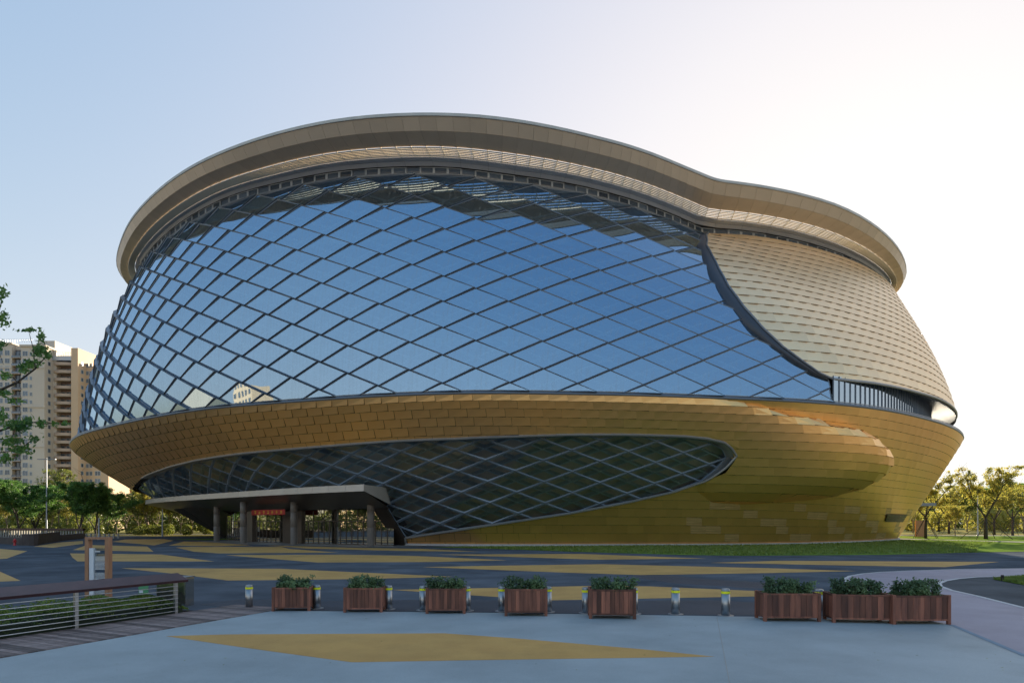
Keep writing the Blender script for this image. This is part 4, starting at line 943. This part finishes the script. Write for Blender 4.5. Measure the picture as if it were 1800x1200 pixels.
# far belts of woodland
def belt(name, x0, x1, y0, y1, n, hmax, m, seed, leaf=.7):
    q = np.random.default_rng(seed); k = 60; cx = q.uniform(x0, x1, k); cy = q.uniform(y0, y1, k); ch = q.uniform(.55, 1, k)*hmax; i = q.integers(0, k, n)
    th = q.uniform(0, 6.28, n); rr_ = q.uniform(.5, 1, n)**.5*hmax*.42; zz = q.uniform(-1, 1, n)
    ctr = np.stack([cx[i]+np.cos(th)*rr_*np.sqrt(1-zz**2), cy[i]+np.sin(th)*rr_*np.sqrt(1-zz**2), np.maximum(.3, ch[i]*.55+zz*ch[i]*.5)], 1)
    o = quads(name, leafquads(ctr, leaf, q), M[m]); o['kind'] = 'stuff'; o['label'] = 'far woodland'; return o
belt('woodland', -190, -60, 150, 175, 22000, 8, 'leaf_mid', 1, .5)
belt('woodland', 110, 330, 235, 290, 26000, 15, 'leaf_mid', 2, .9)
belt('woodland', 95, 210, 170, 190, 14000, 7, 'leaf_yel', 4, .5)
belt('shrubbery', 118, 190, 118, 140, 14000, 3.6, 'leaf_mid', 5, .3)
belt('shrubbery', -120, -60, 118, 130, 12000, 2.2, 'leaf_mid', 6, .25)
belt('shrubbery', -128, -108, 15, 100, 16000, 7, 'leaf_mid', 8, .4)
# overhanging tree at the left edge: trunk outside the view, limbs reaching in
t = empty('overhanging_tree', (-22.5, 21.5, 0)); tag(t, 'near tree outside the left edge whose leafy limbs reach before the tower', 'tree')
b = MB(); b.tube([(0, 0, -.1), (.1, 0, 2), (.3, .1, 4.2), (.6, .2, 7), (.8, .2, 10)], [.2, .17, .14, .1, .04], 10)
cl = []
r_ = random.Random(5)
def limbto(a, z0, pts, rad):
    P = [Vector((a[0], a[1], z0))]+[Vector(p) for p in pts]; b.tube(P, [rad*(1-.8*i/(len(P)-1)) for i in range(len(P))], 6, 0, False)
    return P
# limb end points in metres relative to the trunk base (plane about 22 m away)
def rel(px, py, d): return ((px-900)/1100*d+22.5, d-21.5, 2.5+(918-py)*d/1100)
L1_ = limbto((.25, .1), 4.2, [rel(-60, 720, 22), rel(-10, 690, 22), rel(30, 672, 22.2), rel(62, 648, 22.4), rel(82, 625, 22.5)], .07)
L2_ = limbto((.4, .1), 5.2, [rel(-50, 640, 22), rel(-15, 600, 22), rel(-5, 560, 22), rel(0, 520, 22)], .06)
L3_ = limbto((.2, .1), 3.6, [rel(-60, 780, 21.6), rel(-10, 760, 21.6), rel(25, 748, 21.6), rel(60, 742, 21.6), rel(78, 745, 21.6)], .06)
L4_ = limbto((.2, .1), 3.2, [rel(-60, 820, 21.8), rel(0, 795, 21.8), rel(35, 790, 21.8)], .05)
q = np.random.default_rng(9); C = []
for (px, py, sx, sy, n, d) in ((4, 515, 8, 10, 70, 22), (6, 560, 8, 12, 100, 22), (2, 605, 7, 9, 60, 22), (50, 580, 16, 3, 70, 22.4), (72, 592, 5, 8, 50, 22.5), (70, 615, 10, 9, 170, 22.5), (84, 625, 6, 5, 60, 22.5), (55, 640, 13, 6, 150, 22.4), (40, 648, 8, 5, 60, 22.3), (12, 660, 8, 6, 50, 22),
                             (2, 735, 8, 12, 110, 21.6), (30, 748, 14, 9, 190, 21.6), (48, 740, 9, 7, 90, 21.6), (72, 743, 6, 6, 60, 21.6), (95, 745, 5, 4, 22, 21.7), (20, 775, 16, 7, 120, 21.8), (38, 790, 14, 8, 120, 21.8), (10, 805, 10, 8, 80, 21.8), (5, 690, 8, 6, 50, 22), (115, 745, 7, 4, 16, 21.7), (62, 770, 10, 5, 40, 21.8), (28, 705, 10, 4, 30, 22)):
    for k in range(int(n*1.05)):
        C.append(rel(px+q.normal(0, sx*.62), py+q.normal(0, sy*.62), d+q.normal(0, .35)))
for p in ((62, 648, 50, 580), (82, 625, 72, 592), (30, 672, 12, 660), (25, 748, 20, 775), (60, 742, 95, 745), (-5, 560, 4, 515), (-15, 600, 6, 640), (35, 790, 62, 770), (78, 745, 115, 746)):
    b.tube([rel(p[0], p[1], 22.3), rel((p[0]+p[2])/2+2, (p[1]+p[3])/2-3, 22.3), rel(p[2], p[3], 22.3)], [.022, .016, .006], 5, 0, False)
for k in range(1500): C.append((q.normal(-1.2, 1.6), q.normal(0, 2.), q.normal(8.5, 1.6)))
b.build('trunk', M['trunk'], t, True); quads('crown', leafquads(np.array(C), .085, q), M['leaf_dark'], t)

# ================================================================ LEFT SIDE OF THE PLAZA
def lamp(x, y, h, label, arms):
    t = empty('lamp_post', (x, y, 0)); tag(t, label, 'lamp post'); b = MB(); b.tube([(0, 0, 0), (0, 0, h*.5), (0, 0, h)], [.13, .1, .07], 10); b.lathe([(.2, 0), (.2, .12), (.13, .14)], 12); b.build('pole', M['pole'], t)
    for s in arms: b = MB(); b.box(0, -.12, h-.25, s*1.6, .12, h-.12) if s > 0 else b.box(s*1.6, -.12, h-.25, 0, .12, h-.12); b.build('lamp_head', M['graymetal'], t)
lamp(X(82, 110), 110, 13.8, 'tall grey lamp post with flat twin heads before the beige tower', (-1, 1))
lamp(X(285.5, 112), 112, 4.9, 'slim grey pole on the grass beside the canopy tip', ())
lamp(X(1718.5, 118), 118, 9., 'pale pole between the trees at the right', (-1,))
lamp(X(174, 92), 92, 3.2, 'short pale post behind the information sign', ())
w_ = empty('boundary_wall'); tag(w_, 'low dark stone wall left of the information sign', 'wall')
b = MB()
wl = [G(-60, 951), G(38, 958), G(60, 958.5), G(106, 950), G(150, 945)]
for i, (a, c) in enumerate(zip(wl, wl[1:])):
    b = MB(); h = 1.25 if i in (1, 2) else .8
    ln = math.hypot(c[0]-a[0], c[1]-a[1]); b.box(0, 0, 0, ln-.02, .45, h); o = b.build('stone_block', M['wallstone'], w_); o.location = (a[0], a[1], 0); o.rotation_euler = (0, 0, math.atan2(c[1]-a[1], c[0]-a[0]))
rl = empty('parapet_railing'); tag(rl, 'brown roadside parapet on short pale posts beyond the plaza', 'railing')
P0 = np.array([X(-60, 112), 112.]); P1 = np.array([X(148, 104), 104.]); b = MB(); b.bar((*P0, 1.35), (*P1, 1.35), .5, .35); b.bar((*(P0+[0, .3]), .2), (*(P1+[0, .3]), .2), .3, .4); b.build('top_rail', M['woodrail'], rl)
for i in range(46):
    p = P0+(P1-P0)*(i+.5)/46; b = MB(); b.box(-.1, -.1, 0, .1, .1, 1.18); o = b.build('post', M['concrete'], rl); o.location = (p[0], p[1], 0)
rl = empty('parapet_railing'); tag(rl, 'short row of pale posts right of the information sign, before the lit grass', 'railing')
for i in range(8):
    p = (X(152+8*i, 100), 100.); b = MB(); b.box(-.1, -.1, 0, .1, .1, .75); o = b.build('post', M['concrete'], rl); o.location = (p[0], p[1], 0)
t = empty('fire_hydrant', (*G(26, 958), 0)); tag(t, 'small red fire hydrant at the end of the dark wall', 'hydrant')
b = MB(); b.lathe([(.16, 0), (.16, .06), (.11, .08), (.11, .5), (.15, .52), (.14, .6), (.08, .7), (.03, .74)], 14); b.tube([(-.2, 0, .42), (.2, 0, .42)], .06, 8); b.build('body', M['hydrant'], t, True)
# information sign
sx, sy = G(146, 1062); t = empty('information_sign', (sx+.05, sy, 0), R(-8)); tag(t, 'timber framed information sign with glass text panel behind the railing', 'sign')
SW = .80; SH = 2.06
for x in (0, SW-.12): b = MB(); b.box(x, 0, 0, x+.12, .16, SH); b.build('post', M['signwood'], t)
b = MB(); b.box(.12, 0, SH-.07, SW-.12, .16, SH); b.build('top_beam', M['signwood'], t)
b = MB(); b.box(.13, .02, .22, .28, .12, 1.72); b.build('white_panel', M['white'], t)
b = MB(); b.box(.29, .06, .22, SW-.13, .075, 1.72); g = b.build('text_panel', M['signglass'], t)
r_ = random.Random(2)
for k in range(34):
    z = 1.6-.038*k
    if k in (1, 2, 3, 15, 16): continue
    b = MB(); x = .31
    while x < SW-.17:
        L = r_.uniform(.014, .03)
        b.box(x, .052, z, x+L, .057, z+(.04 if k == 0 else .02)); x += L+r_.uniform(.006, .014)
        if k == 0 and x > .45: break
        if r_.random() < .02 and k % 3 == 0: break
    b.build('text_line', M['print'], g)
for k in range(9): b = MB(); x = .13+k*.062; b.box(x, .03, .06, x+.045, .09, .2); b.build('slat', M['signwood'], t)
# steel cabinet and the green notice
t = empty('steel_cabinet', (*G(275, 1066), 0)); tag(t, 'stainless steel cabinet standing at the end of the railing', 'cabinet')
b = MB(); b.box(0, 0, 0, .86, .5, .86); b.build('body', M['steelmirror'], t); b = MB(); b.box(.03, -.012, .05, .83, -.002, .82); b.build('door', M['steelmirror'], t); b = MB(); b.box(-.02, -.02, .86, .88, .52, .885); b.build('lid', M['steel'], t)
x, y = G(252, 1068); t = empty('notice_board', (x, y, 0)); tag(t, 'small green notice with a white label on short legs behind the cables', 'sign')
b = MB(); b.box(-.14, 0, .42, .14, .02, .78); p = b.build('board', M['green'], t); b = MB(); b.box(-.12, -.006, .44, -.01, -.001, .52); b.build('label', M['white'], p)
for s in (-.12, .1): b = MB(); b.box(s, .02, 0, s+.025, .045, .7); b.build('leg', M['steel'], t)
# railing with dark timber rail and steel cables
Ra = np.array([-12.6, 9.2]); Rb = np.array([-8.98, 17.25]); rd = (Rb-Ra)/np.linalg.norm(Rb-Ra); rn = np.array([-rd[1], rd[0]]); RL = np.linalg.norm(Rb-Ra)
t = empty('cable_railing', (0, 0, 0)); tag(t, 'steel cable railing with broad dark timber handrail beside the boardwalk', 'railing')
def rp_(s, o, z): p = Ra+rd*s+rn*o; return (p[0], p[1], z)
b = MB(); v = []
for s in (0, RL+.05):
    v += [rp_(s, -.02, .93), rp_(s, .40, 1.10), rp_(s, .42, 1.05), rp_(s, .0, .865)]
b.add(v, [(0, 1, 2, 3), (7, 6, 5, 4), (0, 4, 5, 1), (1, 5, 6, 2), (2, 6, 7, 3), (3, 7, 4, 0)]); b.build('handrail', M['woodrail'], t)
for s in (RL-.25, RL-2.85, RL-5.45, RL-8.):
    b = MB(); v = []
    for o, z in ((.06, 0), (.13, 0), (.13, .95), (.06, .92)):
        v += [rp_(s-.04, o, z), rp_(s+.04, o, z)]
    b.add(v, [(0, 1, 3, 2), (2, 3, 5, 4), (4, 5, 7, 6), (6, 7, 1, 0), (0, 2, 4, 6), (1, 7, 5, 3)]); p = b.build('post', M['steel'], t)
for k in range(7):
    z = .10+k*.112; o = .05; b = MB(); b.tube([rp_(0, o, z), rp_(RL-.22, o, z)], .01, 6); b.build('cable', M['cable'], t, True)
# hedge behind the railing
q = np.random.default_rng(4); n = 30000; s = q.uniform(-1, RL+.2, n); wmax = np.interp(s, [0, RL-3, RL], [4.2, 3.0, 1.0]); o = .15+q.random(n)*wmax
hh = (.40+.09*np.sin(s*2.3+o*1.7)+.06*np.sin(s*5.1-o*3))*np.clip((o+.15)/.5, .3, 1)*np.clip((RL+.4-s)/.8, .3, 1); z = hh*(1-.35*q.random(n)**2.5)
P = np.stack([Ra[0]+rd[0]*s+rn[0]*o, Ra[1]+rd[1]*s+rn[1]*o, z], 1)
hd = quads('hedge', leafquads(P, .035, q), M['leaf_hedge']); tag(hd, 'low clipped green hedge running behind the cable railing', 'hedge')
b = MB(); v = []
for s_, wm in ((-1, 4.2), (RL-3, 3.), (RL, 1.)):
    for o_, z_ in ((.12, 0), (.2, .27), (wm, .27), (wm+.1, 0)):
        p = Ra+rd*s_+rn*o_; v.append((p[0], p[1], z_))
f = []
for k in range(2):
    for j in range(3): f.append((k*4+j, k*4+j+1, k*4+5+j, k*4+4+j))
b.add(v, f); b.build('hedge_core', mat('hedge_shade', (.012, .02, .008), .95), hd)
# boardwalk planks
bw_ = empty('boardwalk', (0, 0, 0)); bw_['kind'] = 'structure'; bw_['label'] = 'weathered plank boardwalk beside the hedge'
pe = [np.array(G(0, 1157)), np.array(G(400, 1087)), np.array(G(478, 1073.5))]
k = 0; s = -.6
while s < RL+3.6:
    a = Ra+rd*s-rn*.0; wdt = .135
    # length until the edge of the path
    def hit(s_):
        o_ = Ra+rd*s_; dv = -rn; best = None
        pts = [pe[0]+(pe[0]-pe[1])*1.5, pe[0], pe[1], pe[2], np.array([-6.6, 18.2])]
        for p, q_ in zip(pts, pts[1:]):
            e = q_-p; den = dv[0]*e[1]-dv[1]*e[0]
            if abs(den) < 1e-6: continue
            u = ((p[0]-o_[0])*e[1]-(p[1]-o_[1])*e[0])/den; w2 = ((p[0]-o_[0])*dv[1]-(p[1]-o_[1])*dv[0])/den
            if 0 <= w2 <= 1 and u > -.2: best = u if best is None else min(best, u)
        return best
    h1, h2 = hit(s), hit(s+wdt)
    if h1 and h2 and min(h1, h2) > .12:
        o0 = .5 if s < RL else 0.12
        v = []
        for z in (-.02, .022+random.uniform(0, .006)):
            for ss, u in ((s, -o0), (s+wdt, -o0), (s+wdt, h2), (s, h1)):
                p = Ra+rd*ss-rn*u; v.append((p[0], p[1], z))
        c = np.mean(v, 0); o = mesh_obj('plank', np.array(v)-c, [(0, 3, 2, 1), (4, 5, 6, 7), (0, 1, 5, 4), (1, 2, 6, 5), (2, 3, 7, 6), (3, 0, 4, 7)], M['plank'], bw_); o.location = c
    s += .15
tag(sheet('planting_bed', [tuple(Ra-rd*1+rn*.1), tuple(Rb+rd*.4+rn*.1), tuple(Rb+rd*.2+rn*1.3), tuple(Ra+rd*(RL-3)+rn*3.2), tuple(Ra-rd*1+rn*4.4)], .02, M['soil']), 'dark soil under the hedge')

# ================================================================ PLANTER BOXES AND BOLLARDS
def leafy(w, d, h, n, seed, z0):
    q = np.random.default_rng(seed); ns = 26; bx = q.uniform(-w/2, w/2, ns)*.9; by = q.uniform(-d/2, d/2, ns)*.8; hh = h*q.uniform(.5, 1.1, ns); P = []; b = MB()
    for i in range(ns):
        lx, ly = q.normal(0, .12, 2); b.tube([(bx[i], by[i], z0-.1), (bx[i]+lx*.5, by[i]+ly*.5, z0+hh[i]*.5), (bx[i]+lx, by[i]+ly, z0+hh[i])], [.006, .005, .002], 4, 0, False)
        k = n//ns; t = q.uniform(.1, 1.03, k)
        P.append(np.stack([bx[i]+lx*t+q.normal(0, .055, k), by[i]+ly*t+q.normal(0, .055, k), z0+hh[i]*t+q.normal(0, .02, k)], 1))
    return b, leafquads(np.concatenate(P), .04, q)
def planter(w, d, h, seed):
    t = empty('planter_box'); po = .075
    for sx_ in (-1, 1):
        for sy_ in (-1, 1): b = MB(); x = sx_*(w/2-po/2); y = sy_*(d/2-po/2); b.box(x-po/2, y-po/2, 0, x+po/2, y+po/2, h); b.build('post', M['wood'], t)
    nf = 9; pw_ = (w-2*po)/nf
    for i in range(nf):
        x = -w/2+po+pw_*i
        for y0, y1 in ((-d/2+.012, -d/2+.034), (d/2-.034, d/2-.012)): b = MB(); b.box(x+.003, y0, .13, x+pw_-.003, y1, h-.055); b.build('plank', M['wood'], t)
    ns = 5; pd = (d-2*po)/ns
    for i in range(ns):
        y = -d/2+po+pd*i
        for x0, x1 in ((-w/2+.012, -w/2+.034), (w/2-.034, w/2-.012)): b = MB(); b.box(x0, y+.003, .13, x1, y+pd-.003, h-.055); b.build('plank', M['wood'], t)
    for z0, z1 in ((.09, .13), (h-.055, h-.012)):
        for y0, y1 in ((-d/2+.004, -d/2+.045), (d/2-.045, d/2-.004)): b = MB(); b.box(-w/2+po, y0, z0, w/2-po, y1, z1); b.build('rail', M['wood'], t)
        for x0, x1 in ((-w/2+.004, -w/2+.045), (w/2-.045, w/2-.004)): b = MB(); b.box(x0, -d/2+po, z0, x1, d/2-po, z1); b.build('rail', M['wood'], t)
    b = MB(); b.box(-w/2+.04, -d/2+.04, .12, w/2-.04, d/2-.04, h-.1); b.build('soil', M['soil'], t)
    return t
gp = 'timber planter boxes across the path'
SHL = ['leafy shrub in the leftmost timber planter', 'leafy shrub in the second planter from the left', 'leafy shrub in the third planter from the left', 'leafy shrub in the fourth planter, middle of the row', 'leafy shrub in the planter beside the two free bollards',
       'leafy shrub in the leftmost of the three large planters', 'leafy shrub in the middle one of the three large planters', 'leafy shrub in the rightmost large planter']
sm = planter(1.09, .62, .70, 1); lg = planter(1.42, .68, .72, 2)
pl_ = [(508, 1074, .96, 6, 'small timber planter leftmost in the row, beside the lone left bollard'), (637, 1076.3, .985, 2, 'small timber planter second from the left, bollard at its right corner'), (783, 1078.6, 1.0, 0, 'small timber planter with a bollard peeping out on both sides, third from left'),
       (924.6, 1083, 1.05, 0, 'small reddish timber planter in the middle of the row, fourth from left'), (1078.5, 1088, 1.11, -4, 'small timber planter just left of the two free-standing bollards'),
       (1394, 1092.5, 1., -2, 'large timber planter leftmost of the close trio at right'), (1520, 1095.5, 1., -7, 'large timber planter in the middle of the close trio'), (1621, 1097.6, 1., 0, 'large timber planter rightmost of the trio, beside the purple path')]
for i, (px, py, s, rz, lb_) in enumerate(pl_):
    src = sm if i < 5 else lg; t = src if i in (0, 5) else copy_tree(src)
    if i not in (0, 5):
        for o in t.children:
            pass
    dpt = .31 if i < 5 else .34
    x, y = G(px, py); y += dpt*s; x = (px-900)/1100*(y-dpt*s)*1.0+(0 if i else .02); t.location = (x, y, .008); t.rotation_euler = (0, 0, R(rz)); t.scale = (s, s, s); tag(t, lb_, 'planter', gp)
for i, (px, py, s, rz, lb_) in enumerate(pl_):
    w2, d2, h2 = (1.0, .5, .70) if i < 5 else (1.32, .56, .72)
    x, y = G(px, py); y += (.31 if i < 5 else .34)*s
    b, Q = leafy(w2*s, d2*s, .36 if i < 5 else .42, 2400 if i < 5 else 3600, 50+i, 0); t = empty('shrub', (x, y, (h2-.1)*s+.02)); tag(t, SHL[i], 'plant', 'shrubs in the planter boxes')
    b.build('stem', M['trunk'], t); quads('foliage', Q, M['leaf_shrub'], t)
def bollard():
    t = empty('bollard'); b = MB(); b.lathe([(.20, 0), (.20, .012), (.185, .018)], 28); b.build('base_plate', M['steel'], t)
    b = MB(); b.lathe([(.108, .018), (.108, .56)], 28); b.build('post', M['steel'], t, False)
    for p in t.children[-1].data.polygons: p.use_smooth = len(p.vertices) == 4
    b = MB(); b.lathe([(.111, .565), (.111, .625)], 28); b.build('reflective_band', M['bandyel'], t)
    b = MB(); b.lathe([(.108, .56), (.108, .655), (.1, .675), (.098, .69), (.06, .70), (.02, .702)], 28); b.build('cap', M['cap'], t); return t
bo = bollard()
bl = [(438, 1067, .96, 'steel bollard standing alone at the left end of the row'), (557, 1068.7, .98, 'steel bollard at the right corner of the leftmost planter'), (683, 1070.2, .99, 'steel bollard at the right corner of the second planter'), (744, 1072, 1., 'steel bollard half hidden left of the third planter'),
      (820.5, 1073, 1., 'steel bollard half hidden right of the third planter'), (882.5, 1074, 1.01, 'steel bollard half hidden left of the middle planter'), (963, 1075, 1.02, 'steel bollard half hidden right of the middle planter'), (1030, 1077, 1.02, 'steel bollard half hidden left of the fifth planter'), (1114, 1078.5, 1.03, 'steel bollard mostly hidden behind the fifth planter'),
      (1187.5, 1079, 1.04, 'left one of the two free-standing steel bollards'), (1275.5, 1081.5, 1.05, 'right one of the two free-standing steel bollards'), (1440, 1083, 1.05, 'steel bollard hidden behind the large planters, yellow band showing')]
for i, (px, py, s, lb_) in enumerate(bl):
    t = bo if i == 0 else copy_tree(bo); x, y = G(px, py); t.location = (x, y, .004); t.scale = (s, s, s); t.rotation_euler = (0, 0, i*.7); tag(t, lb_, 'bollard', 'steel bollards with yellow bands')
b = MB(); b.lathe([(.06, 0), (.06, .2), (.05, .24)], 12); t = empty('garden_light', (*G(1762, 1021), .03)); tag(t, 'tiny dark garden light on the grass wedge at right', 'light'); b.build('body', M['dark'], t)
# fallen leaves
q = np.random.default_rng(12); n = 70; P = np.stack([q.uniform(-7, 10, n), q.uniform(10.5, 17, n), np.full(n, .022)], 1); Q = leafquads(P, .028, q); Q[..., 2] = .016+(Q[..., 2]-.022)*.25+.004
tag(quads('fallen_leaves', Q, M['leaf_mid']), 'dry fallen leaves scattered on the pale blue path', None, None, 'stuff')
# posts and orange panel far right
b = MB(); b.box(-.8, -.15, 0, .8, .15, 2.9); t = empty('information_sign', (X(1617, 112), 112, 0)); tag(t, 'orange timber sign panel beneath the trees beside the side canopy', 'sign'); b.build('panel', M['signwood'], t)
